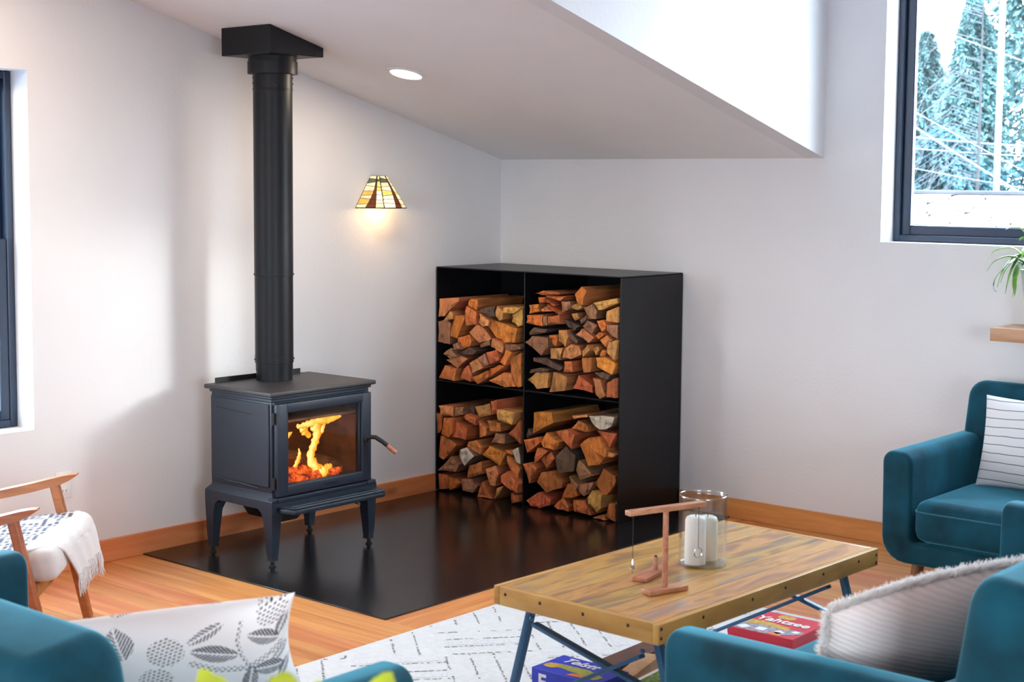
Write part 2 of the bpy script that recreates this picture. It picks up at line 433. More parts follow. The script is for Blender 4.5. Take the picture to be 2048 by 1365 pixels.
def np_mesh(name, V, F, cols=None):
    """V (n,3), F (m,4) arrays; cols (n,3) optional vertex print"""
    me = bpy.data.meshes.new(name)
    V = np.asarray(V, np.float32); F = np.asarray(F, np.int32)
    k = F.shape[1]
    me.vertices.add(len(V)); me.vertices.foreach_set('co', V.ravel())
    me.loops.add(F.size); me.loops.foreach_set('vertex_index', F.ravel())
    me.polygons.add(len(F)); me.polygons.foreach_set('loop_start', np.arange(0, F.size, k, dtype=np.int32))
    me.update(calc_edges=True); me.validate()
    if cols is not None:
        at = me.color_attributes.new('print', 'FLOAT_COLOR', 'POINT')
        c4 = np.ones((len(V), 4), np.float32); c4[:, :3] = cols
        at.data.foreach_set('color', c4.ravel())
    return me

def text_obj(name, body, size, mat, parent, matrix, depth=0.0006, shear=0.0, bold=0.0):
    c = bpy.data.curves.new('lettering', 'FONT'); c.body = body; c.size = size; c.extrude = depth; c.shear = shear; c.offset = bold
    c.align_x = 'CENTER'; c.align_y = 'CENTER'; c.resolution_u = 3
    t = bpy.data.objects.new('lettering_curve', c); COL.objects.link(t)
    dg = bpy.context.evaluated_depsgraph_get(); dg.update()
    me = bpy.data.meshes.new_from_object(t.evaluated_get(dg))
    bpy.data.objects.remove(t); bpy.data.curves.remove(c)
    me.transform(matrix)
    me.materials.clear()
    return mesh_obj(name, me, mat, parent, False)

def basis(x, y, o):
    x, y = Vector(x).normalized(), Vector(y).normalized(); z = x.cross(y)
    return Matrix(((x[0], y[0], z[0], o[0]), (x[1], y[1], z[1], o[1]), (x[2], y[2], z[2], o[2]), (0, 0, 0, 1)))
LOGS = {
    'UL': 'T526 34,1034 170,1045 173,1029 113,986 65,941 28,936;O520 245,1044 299,1041 284,986 230,1010;T533 69,919 111,972 132,957 128,931;B522 22,913 71,928 110,906 105,794 63,795 11,802;O518 128,949 184,955 208,941 145,828 101,838 110,888;R533 224,1006 298,978 296,914 228,903 216,953;T556 343,978 406,941 400,916 360,909 331,927;K551 343,999 441,1020 438,966 401,962 337,984;T549 451,1021 491,993 491,954 468,946 441,968;Y525 540,979 601,1015 602,930 577,922 538,943;Y539 484,1013 560,1023 605,1018 552,987 487,988;O527 389,951 484,931 568,911 552,837 490,834 433,854 375,911;T523 289,915 342,895 395,846 372,831 308,818 240,868;B520 311,811 386,840 384,812 317,795;O525 164,836 239,857 262,824 245,796 186,774 157,802;B557 152,800 188,814 208,781 167,774;T552 423,853 500,832 498,783 461,793 418,807;B551 511,829 573,833 623,822 617,809 517,793;B551 78,745 132,780 186,738 132,723;T524 74,711 185,742 236,730 156,673;K529 184,760 249,792 302,776 279,757 208,747;B543 315,741 370,771 391,712 359,701 333,718;R548 380,776 451,796 466,741 403,716;T553 269,711 327,741 364,694 290,661;O555 522,802 556,792 515,720 483,734;R519 520,762 596,791 598,616 573,609 530,648;R542 82,684 167,671 158,606 46,614;R545 197,625 223,679 252,699 279,650 271,613;O538 276,638 386,683 386,646 311,594;O523 385,690 448,716 482,709 391,654;R536 391,629 494,682 536,679 568,614 500,602',
    'UR': 'R519 680,1095 724,1111 835,1110 838,1098 718,1088;O557 729,1080 773,1083 767,1056 735,1048;R554 773,1091 903,1094 875,1071 805,1080;R540 762,1075 823,1048 818,1041 771,1057;O529 649,1036 712,1044 721,1008 656,992;T556 749,1020 781,1038 817,1015 761,1011;R541 778,1047 871,1006 854,999 778,1030;B555 879,1068 927,1071 931,1038 883,1013;O553 957,1109 996,1147 1027,1128 1011,1056 974,1067;Y538 917,1049 968,1064 999,1046 971,1030 926,1036;B534 999,1046 1057,1066 1086,1030 1075,992 1025,989;Y542 1142,1034 1212,1061 1214,984 1145,988;Y534 1058,1070 1205,1101 1204,1077 1114,1039 1089,1037;O522 630,983 732,991 733,933 627,944;B529 742,984 769,991 766,941 741,943;R552 792,989 863,1001 869,954 791,952;K517 865,977 907,969 962,950 934,925 894,938;Y517 910,1007 950,1014 960,986 933,974;K543 985,982 1027,1011 1027,989 996,965;B528 987,950 1021,983 1076,960 1050,919;O539 1081,984 1118,992 1145,966 1119,934;B536 1145,970 1207,974 1208,905 1172,915 1146,939;K530 647,895 682,925 771,922 759,904 659,884;B560 654,851 695,885 794,880 799,837 761,791;O524 773,892 831,895 819,838 766,848;Y534 846,924 895,927 907,895 891,842 843,869;K524 902,921 963,875 952,862 907,886;T543 959,909 1000,942 1074,903 1037,874;O527 1064,910 1089,929 1122,919 1090,895;R531 1096,891 1140,919 1169,896 1137,859;T549 1167,888 1216,903 1216,875 1200,804 1153,835;T529 793,828 867,834 853,773 794,777;T540 890,836 930,860 981,855 998,813 931,785 878,789;Y556 1011,833 1044,867 1058,841 1018,805;T520 1038,841 1078,860 1094,845 1068,813;O518 1095,827 1107,844 1126,838 1114,807 1093,810;K525 674,772 769,778 867,736 845,718 757,741 674,753;R549 899,773 944,777 945,723 889,718;R543 997,798 1064,804 1053,732 1009,724;O526 1073,803 1128,809 1201,783 1173,728 1080,760;K530 660,710 720,724 788,725 773,708 660,692;Y523 640,657 697,698 778,705 773,627 704,614;Y536 817,712 905,695 895,625 792,608;R517 963,707 1050,662 1045,626 928,639;K546 1075,732 1128,739 1175,727 1164,707 1117,707;T555 1075,708 1122,703 1153,626 1120,608 1092,626;R558 1161,690 1224,718 1225,620 1166,622',
    'LL': 'T548 49,467 153,474 156,419 62,416;B558 170,470 237,481 228,436 173,425;K516 203,467 251,491 275,481 270,436 214,448;Y528 291,484 395,513 396,449 318,428;R558 425,528 465,541 465,472 431,458;Y550 453,491 578,484 559,418 462,436;R533 3,422 66,410 55,334 32,313;O557 91,406 171,419 153,329 125,305 79,318;R543 171,398 252,361 234,303 141,307;R552 232,429 248,442 320,425 311,389 242,412;R528 316,415 367,377 368,341 320,320;R524 364,419 464,417 459,370 389,366;R535 606,448 608,325 527,369;B521 420,359 492,362 487,309 396,307;R532 47,304 124,289 167,266 67,175 30,190;W558 215,252 260,269 310,228 242,168 209,215;R530 242,293 302,309 350,274 333,236 233,269;O515 376,284 494,262 454,190 328,232;R517 492,279 537,280 536,256 503,259;W523 544,284 583,304 598,218 573,224;B550 47,119 135,203 203,170 173,126;R531 250,168 346,204 346,136 238,99;R528 508,254 600,195 584,140 520,190;T519 356,162 422,188 451,147 423,80 388,80;R559 494,153 544,182 628,121 629,74 564,83 500,119;R534 39,99 103,98 102,24 42,15;O524 100,92 156,85 186,66 156,40 107,14;B518 188,88 262,97 298,62 263,21 189,24;R517 301,30 342,98 405,8 301,7;T523 426,12 439,72 491,92;R545 554,68 616,63 617,28 559,13',
    'LR': 'O522 681,494 792,505 814,456 671,383;K517 615,365 643,406 668,379 631,352;O537 627,349 716,373 737,348 652,285;O526 731,346 769,402 854,360 822,317 752,324;R560 852,421 917,437 977,416 957,344;R521 923,439 963,483 1015,467 1028,432 982,431;T539 940,506 1036,523 1039,509 949,490;W550 1051,519 1134,529 1214,530 1203,504 1187,481 1158,463 1121,459 1089,470 1065,491;R533 1089,449 1208,444 1168,371;O559 1005,372 1059,413 1123,423 1167,366 1165,331 1119,284 1061,272;T536 1154,357 1205,342 1188,327 1155,328;K526 824,283 891,349 957,309 941,224 846,202;R533 697,269 720,320 782,308 741,271 698,237;R517 730,261 790,306 817,273 764,214;R534 623,225 672,239 715,213 667,128;R526 708,139 735,195 802,211 875,161 869,132 767,94;B555 939,207 992,168 983,144 948,179;B552 975,240 997,294 1038,271 1085,226 999,192;B537 982,167 1080,194 1047,130 1012,111 989,135;R516 1069,181 1122,265 1194,235 1191,189 1136,125;O526 872,85 907,159 943,155 972,108 944,95;R526 634,35 717,90 803,64 792,34 724,5 669,11;R524 814,32 876,87 917,42 912,18 846,22;R525 944,83 1020,89 1053,20 945,23;Y554 1052,114 1077,153 1140,139 1138,74 1108,47 1061,82;R521 1058,10 1130,38 1142,9 1084,-9;R517 1139,40 1160,98 1194,94 1195,8 1134,29',
}
LIME = [(4.152, -5.322, 1.09, 0.022), (4.19, -5.329, 1.093, 0.016), (4.262, -5.292, 1.104, 0.026), (4.224, -5.274, 1.086, 0.018), (4.342, -5.199, 1.098, 0.022), (4.368, -5.332, 1.127, 0.012), (4.348, -5.22, 1.1, 0.016)]
WIRES = [((-9.02, 20.91, 2.71), (-5.97, 26.11, 2.42), 0.05, 0.022, 'nearly level power line, thickest, crossing the high window low down'), ((-9.01, 20.89, 2.48), (-5.96, 26.1, 2.23), 0.05, 0.014, 'thinner level power line just under the thickest one'), ((-9.08, 20.97, 3.61), (-4.78, 22.96, 0.64), 0.05, 0.022, 'power line slanting steeply down across the cedar to roof'), ((-9.58, 21.89, 3.88), (-4.82, 22.99, 1.21), 0.05, 0.012, 'thin slanting power line from the window frame towards pole foot'), ((-9.68, 21.99, 5.5), (-6.42, 27.21, 3.79), 0.05, 0.016, 'upper thin power line sagging across the treetops'), ((-8.99, 20.88, 2.24), (-5.19, 24.02, 1.39), 0.05, 0.01, 'thin power line low over the roof ridge')]
# ------------------------------------------------------------------ the room
rnd = random.Random(11)
CZ = lambda y: 1.773-0.263*y                     # underside of the sloped ceiling
RIDGE = -6.3; DZ = 3.12; XC = 1.995
YD = (1.773-DZ)/0.263                            # where the dormer ceiling meets the slope

m = MB()
m.box(-0.2, 0, YF-0.2, WA[0], -0.1, 3.8); m.box(-0.2, 0, WA[1], 0.2, -0.1, 3.8)
m.box(-0.2, 0, WA[0], WA[1], -0.1, WA[2]); m.box(-0.2, 0, WA[0], WA[1], WA[3], 3.8)
struct(m.build('wall_left', 'wall'))
m = MB()
m.box(0, WB[0], 0, 0.2, -0.1, 3.8); m.box(WB[1], XR, 0, 0.2, -0.1, 3.8)
m.box(WB[0], WB[1], 0, 0.2, -0.1, WB[2]); m.box(WB[0], WB[1], 0, 0.2, WB[3], 3.8)
struct(m.build('wall_back', 'wall'))
m = MB()
m.box(XR, XR+0.2, YF-0.2, WR[0], -0.1, 3.8); m.box(XR, XR+0.2, WR[1], 0.2, -0.1, 3.8)
m.box(XR, XR+0.2, WR[0], WR[1], -0.1, WR[2]); m.box(XR, XR+0.2, WR[0], WR[1], WR[3], 3.8)
struct(m.build('wall_right', 'wall'))
m = MB()
m.box(0, WF[0], YF-0.2, YF, -0.1, 3.8); m.box(WF[1], XR, YF-0.2, YF, -0.1, 3.8)
m.box(WF[0], WF[1], YF-0.2, YF, -0.1, WF[2]); m.box(WF[0], WF[1], YF-0.2, YF, WF[3], 3.8)
struct(m.build('wall_front', 'wall'))
# dormer cheek: the upright face that rises from the edge of the slope
m = MB(); m.prism([(0.0, CZ(0)), (0.0, DZ+0.1), (YD, DZ+0.1), (YD, DZ)], XC-0.1, XC, 'x')
struct(m.build('wall_dormer', 'wall'))
m = MB()
m.prism([(0.0, CZ(0)), (YD, DZ), (YD, DZ+0.09), (0.0, CZ(0)+0.09)], 0, XC-0.1, 'x')
m.prism([(YD, DZ), (RIDGE, CZ(RIDGE)), (YF, CZ(RIDGE)-0.263*(RIDGE-YF)), (YF, CZ(RIDGE)-0.263*(RIDGE-YF)+0.1), (RIDGE, CZ(RIDGE)+0.1), (YD, DZ+0.1)], 0, XR, 'x')
struct(m.build('ceiling', 'ceil'))
m = MB(); m.box(XC, XR, YD, 0.0, DZ, DZ+0.1)
struct(m.build('ceiling_dormer', 'ceil'))

m = MB(); m.box(-0.2, XR+0.2, YF-0.2, 0.2, -0.12, -0.018)
floor = struct(m.build('floor', 'dark'))
PW = 0.127
meshes = {}
def plank_mesh(L, w, key):
    k = (round(L, 2), w, key)
    if k not in meshes:
        b = MB(); b.box(-L/2, L/2, -w/2+0.0005, w/2-0.0005, -0.018, 0.0, 0.0)
        o = b.build('plank', 'fir_x', floor, True, 30); meshes[k] = o; return o, True
    return meshes[k], False
def plank(x0, x1, yc, w=PW):
    o, fresh = plank_mesh(x1-x0, w, 'x')
    if not fresh:
        o = o.copy(); COL.objects.link(o)
    o.location = ((x0+x1)/2, yc, 0)
HX, HY = 1.53, -2.417
row = 0; y = HY-PW/2
lens = [1.8, 2.4, 3.0, 3.6]
def fill_row(y, x0, x1):
    x = x0; first = True
    while x < x1-1e-6:
        L = rnd.choice(lens)
        if first: L = rnd.choice([1.2, 1.8, 2.4, 3.0]); first = False
        if x1-(x+L) < 0.9: L = x1-x
        plank(x, min(x+L, x1), y); x += L
while y > YF:
    fill_row(y, 0.0, XR); y -= PW
y = HY+PW/2
while y < 0.0:
    fill_row(y, HX+0.16, XR); y += PW
b = MB((HX+0.08, HY/2, 0)); b.box(HX+0.0007, HX+0.16-0.0007, HY, 0.0, -0.018, 0.0, 0.0)
o = b.build('plank', 'fir_y', floor, True, 30); o.location = (HX+0.08, HY/2, 0)
b = MB(); b.box(0, HX, HY, 0, -0.018, -0.0005); b.build('subfloor', 'dark', floor)

# baseboards
for (nm, mt, bx) in (('baseboard_left', 'base_y', (0.0, 0.018, YF, -0.537, 0.0, 0.097)), ('baseboard_back', 'base_x', (1.226, XR, -0.018, 0.0, 0.0, 0.097)),
                     ('baseboard_right', 'base_y', (XR-0.018, XR, YF, -0.02, 0.0, 0.097)), ('baseboard_front', 'base_x', (0.02, WF[0], YF, YF+0.018, 0.0, 0.097))):
    b = MB(); b.box(*bx, 0.002, 1); struct(b.build(nm, mt))

# windows: frame, sash, pane
def window(name, axis, a0, a1, z0, z1, d_in, d_out, kind, label=None):
    """axis: the axis along the wall; d_in/d_out: room-side and outer faces of the frame"""
    root = sroot(name)
    def put(b, u0, u1, w0, w1, e0, e1, bev=0.004):
        lo, hi = min(e0, e1), max(e0, e1)
        if axis == 'y': b.box(lo, hi, u0, u1, w0, w1, bev, 1)
        else: b.box(u0, u1, lo, hi, w0, w1, bev, 1)
    def ring(b, u0, u1, w0, w1, t, e0, e1):
        put(b, u0, u0+t, w0, w1, e0, e1); put(b, u1-t, u1, w0, w1, e0, e1)
        put(b, u0+t, u1-t, w0, w0+t, e0, e1); put(b, u0+t, u1-t, w1-t, w1, e0, e1)
    s = 1 if d_out > d_in else -1
    b = MB(); ring(b, a0, a1, z0, z1, 0.032, d_in, d_out); b.build('window_frame', 'win', root, True, 30)
    def pane(u0, u1, w0, w1, e):
        g = MB(); put(g, u0, u1, w0, w1, e, e+s*0.006, 0.0); g.build('pane', 'glass', root, False)
    if kind == 'hung':
        zm = (z0+z1)/2+0.03
        for (w0, w1, e) in ((z0+0.03, zm+0.02, d_in+s*0.008), (zm-0.02, z1-0.03, d_in+s*0.042)):
            b = MB(); ring(b, a0+0.03, a1-0.03, w0, w1, 0.042, e, e+s*0.03); b.build('sash', 'win', root, True, 30)
            pane(a0+0.07, a1-0.07, w0+0.04, w1-0.04, e+s*0.012)
    else:
        b = MB(); ring(b, a0+0.03, a1-0.03, z0+0.03, z1-0.03, 0.045, d_in+s*0.02, d_in+s*0.055); b.build('sash', 'win', root, True, 30)
        if kind == 'wide':
            n = 3
            for k in range(1, n):
                uc = a0+(a1-a0)*k/n; b = MB(); put(b, uc-0.04, uc+0.04, z0+0.07, z1-0.07, d_in+s*0.02, d_in+s*0.055); b.build('mullion', 'win', root, True, 30)
        pane(a0+0.07, a1-0.07, z0+0.07, z1-0.07, d_in+s*0.03)
    return root
window('window_1', 'y', *WA, -0.12, -0.2, 'hung')
window('window_2', 'x', *WB, 0.12, 0.2, 'fixed')
window('window_3', 'y', *WR, XR+0.12, XR+0.2, 'wide')
window('window_4', 'x', *WF, YF-0.12, YF-0.2, 'wide')

# ------------------------------------------------------------------ hearth plate
b = MB(); b.box(0.019, HX, HY, -0.004, -0.0005, 0.006, 0.0012, 1)
tag(b.build('hearth_plate', 'hearth'), 'glossy black steel hearth plate on the floor under stove and wood rack', 'hearth')
HZ = 0.006

# ------------------------------------------------------------------ firewood rack
rk = thing('firewood_rack', 'black steel cubby rack of four bays for firewood in the corner', 'rack', (0.61, -0.27, HZ))
OFF = (0.61, -0.27, HZ)
X0, X1, Y0, Y1, ZT = 0.008, 1.222, -0.53, -0.008, 1.203
T = 0.007
def rp(name, *a, bev=0.0015):
    b = MB(OFF); b.box(*a, bev, 1); return b.build(name, 'steel', rk, True, 30)
rp('side_panel', X0, X0+T, Y0, Y1, HZ, ZT-T)
rp('side_panel', X1-T, X1, Y0, Y1, HZ, ZT-T)
rp('top_panel', X0, X1, Y0, Y1, ZT-T, ZT, bev=0.003)
rp('back_panel', X0+T, X1-T, Y1-T, Y1, HZ, ZT-T)
rp('divider', 0.613, 0.613+T, Y0+0.002, Y1-T, HZ, ZT-T)
rp('shelf', X0+T, 0.613, Y0+0.002, Y1-T, 0.594, 0.602)
rp('shelf', 0.613+T, X1-T, Y0+0.002, Y1-T, 0.594, 0.602)

# ------------------------------------------------------------------ firewood: one object per split log
def log_mat(name, c, side, bark=False):
    me = wood(name+'_end', [(0.32, [v*0.40 for v in c]), (0.44, [v*0.85 for v in c]), (0.54, c), (0.70, [min(1, v*1.3) for v in c])], 2, 3, 17, rough=0.88, knots=0.35, rand=0.22, bump=1.0, hue=0.012)
    ms = wood(name+'_side', [(0.25, [v*0.5 for v in side]), (0.55, side), (0.8, [v*1.35 for v in side])], 1, 12, 4, rough=0.9, rand=0.2, bump=1.0, hue=0.012)
    return me, ms
LC = {
    'O': ('orange', (0.70, 0.215, 0.038), (0.58, 0.20, 0.05)),
    'R': ('russet', (0.56, 0.155, 0.046), (0.44, 0.125, 0.04)),
    'T': ('tan', (0.62, 0.265, 0.088), (0.48, 0.175, 0.06)),
    'Y': ('yellow-tan', (0.60, 0.30, 0.08), (0.50, 0.23, 0.07)),
    'B': ('brown', (0.36, 0.165, 0.085), (0.23, 0.105, 0.055)),
    'K': ('dark bark-sided', (0.13, 0.070, 0.045), (0.075, 0.05, 0.04)),
    'W': ('chalk-white ended', (0.62, 0.54, 0.43), (0.20, 0.12, 0.08)),
}
LM = {k: log_mat('firewood_'+v[0].split()[0].replace('-', '_'), v[1], v[2]) for k, v in LC.items()}
BAYS = {'UL': ('upper left', 0.019, 0.609, 0.605, 1.18), 'UR': ('upper right', 0.624, 1.211, 0.605, 1.18),
        'LL': ('lower left', 0.019, 0.609, HZ+0.001, 0.590), 'LR': ('lower right', 0.624, 1.211, HZ+0.001, 0.590)}
ORD = ['', 'first', 'second', 'third', 'fourth', 'fifth', 'sixth', 'seventh', 'eighth', 'ninth', 'tenth', 'eleventh', 'twelfth']
NROW = 6
for bay, txt in LOGS.items():
    bname, bx0, bx1, bz0, bz1 = BAYS[bay]
    items = []
    for rec in txt.split(';'):
        head, *pp = rec.split()
        pts = [(int(a)/1000, int(c)/1000) for a, c in (q.split(',') for q in pp)]
        cx = sum(p[0] for p in pts)/len(pts); cz = sum(p[1] for p in pts)/len(pts)
        pts = [(min(max(cx+(x-cx)*0.985, bx0), bx1), min(max(cz+(z-cz)*0.985, bz0), bz1)) for x, z in pts]
        items.append([head[0], -int(head[1:])/1000, pts, cx, cz])
    items.sort(key=lambda i: i[4])
    per = math.ceil(len(items)/NROW)
    rows = [sorted(items[k:k+per], key=lambda i: i[3]) for k in range(0, len(items), per)]
    for ri, rw in enumerate(rows):
        rtxt = 'bottom row' if ri == 0 else ('top row' if ri == len(rows)-1 else f'{ORD[ri+1]} row up')
        for ci, (code, yf, pts, cx, cz) in enumerate(rw):
            t = bmesh.new(); n = len(pts)
            L = rnd.uniform(0.36, 0.43)
            yb = min(yf+L, -0.022)
            dx, dz = rnd.uniform(-0.012, 0.012), rnd.uniform(-0.004, 0.004)
            area = 0
            # jag the outline, add a slightly domed, rough-split face
            ring = []
            for i in range(n):
                a, c = pts[i], pts[(i+1) % n]
                ring.append(a)
                d = math.hypot(c[0]-a[0], c[1]-a[1])
                if d > 0.035:
                    k = 0.5+rnd.uniform(-0.12, 0.12); j = rnd.uniform(-0.0035, 0.0015)
                    nx, nz = -(c[1]-a[1])/d, (c[0]-a[0])/d
                    ring.append((a[0]+(c[0]-a[0])*k+nx*j, a[1]+(c[1]-a[1])*k+nz*j))
            q = len(ring)
            A = [t.verts.new((x-cx, yf+rnd.uniform(-0.006, 0.006), z-cz)) for x, z in ring]
            I = [t.verts.new(((x-cx)*0.55, yf-0.004+rnd.uniform(-0.006, 0.006), (z-cz)*0.55)) for x, z in ring]
            Bk = [t.verts.new((min(max(cx+(x-cx)*0.96+dx, bx0), bx1)-cx, yb, min(max(cz+(z-cz)*0.96+dz, bz0), bz1)-cz)) for x, z in ring]
            cv = t.verts.new((rnd.uniform(-.004, .004), yf-0.003+rnd.uniform(-0.006, 0.006), rnd.uniform(-.004, .004)))
            for i in range(q):
                j = (i+1) % q
                for f in (t.faces.new((A[i], A[j], I[j], I[i])), t.faces.new((I[i], I[j], cv))): f.material_index = 0
                t.faces.new((A[j], A[i], Bk[i], Bk[j])).material_index = 1
            t.faces.new(Bk).material_index = 1
            bmesh.ops.recalc_face_normals(t, faces=t.faces[:])
            me = bpy.data.meshes.new('firewood_log'); t.to_mesh(me); t.free()
            o = mesh_obj('firewood_log', me, list(LM[code]), None, True, 22)
            o.location = (cx, 0, cz)
            ctxt = f'{ORD[ci+1]} from left' if ci else 'leftmost'
            kind = 'round log' if code == 'W' else 'split log'
            tag(o, f'{LC[code][0]} {kind}, {bname} rack bay, {rtxt}, {ctxt}', 'log', f'split logs in the {bname} bay of the rack')

# ------------------------------------------------------------------ wood stove
SX0, SX1, SY0, SY1 = 0.198, 0.648, -2.215, -1.598
SC = (0.42, -1.905, HZ)
st = thing('wood_stove', 'charcoal cast iron wood stove with glass door on black hearth', 'stove', SC)
def sp(name, mt='stove', bev=0.0, parent=None, fn=None, seg=2, ang=40):
    b = MB(SC); fn(b); return b.build(name, mt, parent or st, True, ang)
sp('top_plate', 'stove_top', fn=lambda b: b.box(SX0, SX1, SY0, SY1, 0.738, 0.757, 0.005, 3))
sp('cornice', fn=lambda b: (b.box(SX0+0.018, SX1-0.016, SY0+0.016, SY1-0.016, 0.724, 0.7385, 0.004, 2), b.box(SX0+0.024, SX1-0.026, SY0+0.024, SY1-0.024, 0.708, 0.726, 0.003, 2)))
sp('heat_shield', 'dark', fn=lambda b: b.box(SX0+0.002, SX0+0.008, SY0+0.06, SY1-0.06, 0.756, 0.778, 0.001, 1))
def shell(b):
    b.box(0.216, 0.622, -2.192, -2.168, 0.30, 0.712, 0.006, 2)
    b.box(0.216, 0.622, -1.643, -1.619, 0.30, 0.712, 0.006, 2)
    b.box(0.216, 0.24, -2.17, -1.64, 0.30, 0.712, 0.003, 1)
    b.box(0.216, 0.618, -2.17, -1.64, 0.69, 0.712); b.box(0.216, 0.618, -2.17, -1.64, 0.30, 0.325)
    b.box(0.600, 0.622, -2.17, -2.13, 0.30, 0.70); b.box(0.600, 0.622, -1.682, -1.64, 0.30, 0.70)
    b.box(0.600, 0.622, -2.13, -1.682, 0.668, 0.70); b.box(0.600, 0.622, -2.13, -1.682, 0.32, 0.348)
sp('firebox_body', fn=shell)
# side panel with its cast slot and flared foot
def side(b, s):
    yo = -2.192 if s < 0 else -1.619
    b.box(0.225, 0.61, min(yo, yo+s*0.007), max(yo, yo+s*0.007), 0.345, 0.705, 0.003, 1)
for s in (-1, 1):
    pn = sp('side_panel', fn=lambda b: side(b, s))
    yo = -2.199 if s < 0 else -1.612
    sp('slot', 'dark', parent=pn, fn=lambda b: b.bar((0.262, yo, 0.662), (0.50, yo, 0.652), 0.0016, 0.006))
    sp('cast_ridge', parent=pn, fn=lambda b: b.tube([(0.27, yo-0.0+s*0.0005, 0.352), (0.35, yo+s*0.003, 0.345), (0.45, yo+s*0.003, 0.343), (0.54, yo, 0.338)], [0.002, 0.005, 0.005, 0.002], 8))
def base(b):
    rings = []
    for (g, z) in ((0.0, 0.252), (0.0, 0.288), (-0.004, 0.294), (-0.02, 0.312), (-0.022, 0.322)):
        rings.append([(SX0-g+0.002, SY0-g, z), (SX1+g, SY0-g, z), (SX1+g, SY1+g, z), (SX0-g+0.002, SY1+g, z)])
    b.loft(rings)
sp('base_casting', fn=base, ang=25)
for (cx, cy) in ((SX0, SY0), (SX1, SY0), (SX0, SY1), (SX1, SY1)):
    sx_ = 1 if cx == SX0 else -1; sy_ = 1 if cy == SY0 else -1
    def leg(b):
        def L(w, ins, z):
            x0, y0 = cx+sx_*ins, cy+sy_*ins
            return [(x0, y0, z), (x0+sx_*w, y0, z), (x0+sx_*w, y0+sy_*w*0.9, z), (x0, y0+sy_*w*0.9, z)]
        rr = [L(0.100, 0.001, 0.256), L(0.070, 0.001, 0.236), L(0.056, 0.002, 0.20), L(0.042, 0.006, 0.09), L(0.034, 0.010, 0.040), L(0.038, 0.008, 0.032)]
        b.loft(rr)
    lg = sp('leg', fn=leg, ang=30)
    sp('leveling_foot', 'dark', parent=lg, fn=lambda b: (b.lathe([(0.009, 0.034), (0.009, 0.014), (0.016, 0.010), (0.016, HZ)], (cx+sx_*0.025, cy+sy_*0.023, 0), 12)))
# front sill and ash lip
sp('door_sill', fn=lambda b: (b.box(0.62, 0.656, SY0+0.03, SY1-0.065, 0.286, 0.303, 0.003, 2), b.box(0.62, 0.654, SY1-0.06, SY1-0.008, 0.287, 0.305, 0.003, 2), b.box(0.62, 0.654, SY0+0.004, SY0+0.026, 0.287, 0.305, 0.003, 2)))
def lip(b):
    b.prism(fillet([(0.645, SY0+0.03), (0.735, SY0+0.055), (0.735, SY1-0.025), (0.645, SY1+0.004)], [0.0, 0.02, 0.02, 0.0], 4), 0.262, 0.268, 'z', 0.002, 1)
    b.prism(fillet([(0.655, SY0+0.03), (0.735, SY0+0.055), (0.735, SY1-0.025), (0.655, SY1+0.004)], [0.0, 0.02, 0.02, 0.0], 4), 0.238, 0.262, 'z', 0.008, 2)
    b.tube([(0.70, SY0+0.06, 0.269), (0.70, SY1-0.03, 0.269)], 0.0025, 6)
    b.tube([(0.727, SY0+0.065, 0.268), (0.727, SY1-0.035, 0.268)], 0.003, 6)
sp('ash_lip', fn=lip)
sp('ash_bin', 'dark', fn=lambda b: b.prism([(-2.10, 0.254), (-2.03, 0.155), (-1.94, 0.155), (-1.80, 0.254)], 0.27, 0.50, 'x', 0.004, 1))
sp('air_control_rod', 'chrome', fn=lambda b: (b.tube([(0.60, -1.80, 0.245), (0.75, -1.80, 0.235)], 0.004, 8),))
# door
door = sp('door', fn=lambda b: (
    b.prism(fillet([(-2.184, 0.306), (-1.630, 0.306), (-1.630, 0.706), (-2.184, 0.706)], 0.006, 3) , 0.624, 0.6241, 'x') if False else None,
    b.box(0.624, 0.650, -2.184, -2.124, 0.306, 0.706, 0.006, 3), b.box(0.624, 0.650, -1.689, -1.630, 0.306, 0.706, 0.006, 3),
    b.box(0.624, 0.650, -2.13, -1.68, 0.664, 0.706, 0.006, 3), b.box(0.624, 0.650, -2.13, -1.68, 0.306, 0.353, 0.006, 3),
    b.box(0.626, 0.640, -2.129, -2.112, 0.350, 0.668, 0.003, 1), b.box(0.626, 0.640, -1.70, -1.684, 0.350, 0.668, 0.003, 1)))
sp('glass', 'stove_glass', parent=door, fn=lambda b: b.box(0.629, 0.633, -2.124, -1.69, 0.352, 0.666))
sp('hinge', 'dark', parent=door, fn=lambda b: (b.lathe([(0.007, 0.0), (0.007, 0.05)], (0.633, -2.192, 0.34), 10), b.lathe([(0.007, 0.0), (0.007, 0.05)], (0.633, -2.192, 0.62), 10)))
hd = sp('handle', 'dark', parent=door, fn=lambda b: (b.lathe([(0.018, 0), (0.018, 0.006)], (0, 0, 0), 14) if False else None, b.sphere((0.652, -1.665, 0.497), 0.016, 12, 8, 0, (0.6, 1, 1)), b.tube([(0.645, -1.665, 0.497), (0.675, -1.66, 0.507), (0.69, -1.645, 0.506), (0.71, -1.622, 0.486), (0.725, -1.606, 0.468)], [0.009, 0.010, 0.0105, 0.010, 0.010], 12)))
sp('handle_grip', 'cherry', parent=door, fn=lambda b: b.tube([(0.725, -1.606, 0.468), (0.742, -1.587, 0.446), (0.752, -1.576, 0.433)], [0.0105, 0.0115, 0.010], 12))
text_obj('nameplate_lettering', 'Summit', 0.028, 'dark', door, Matrix.Translation(-Vector(SC)) @ basis((0, 1, 0), (0, 0, 1), (0.6503, -1.88, 0.329)), 0.0008, 0.25)
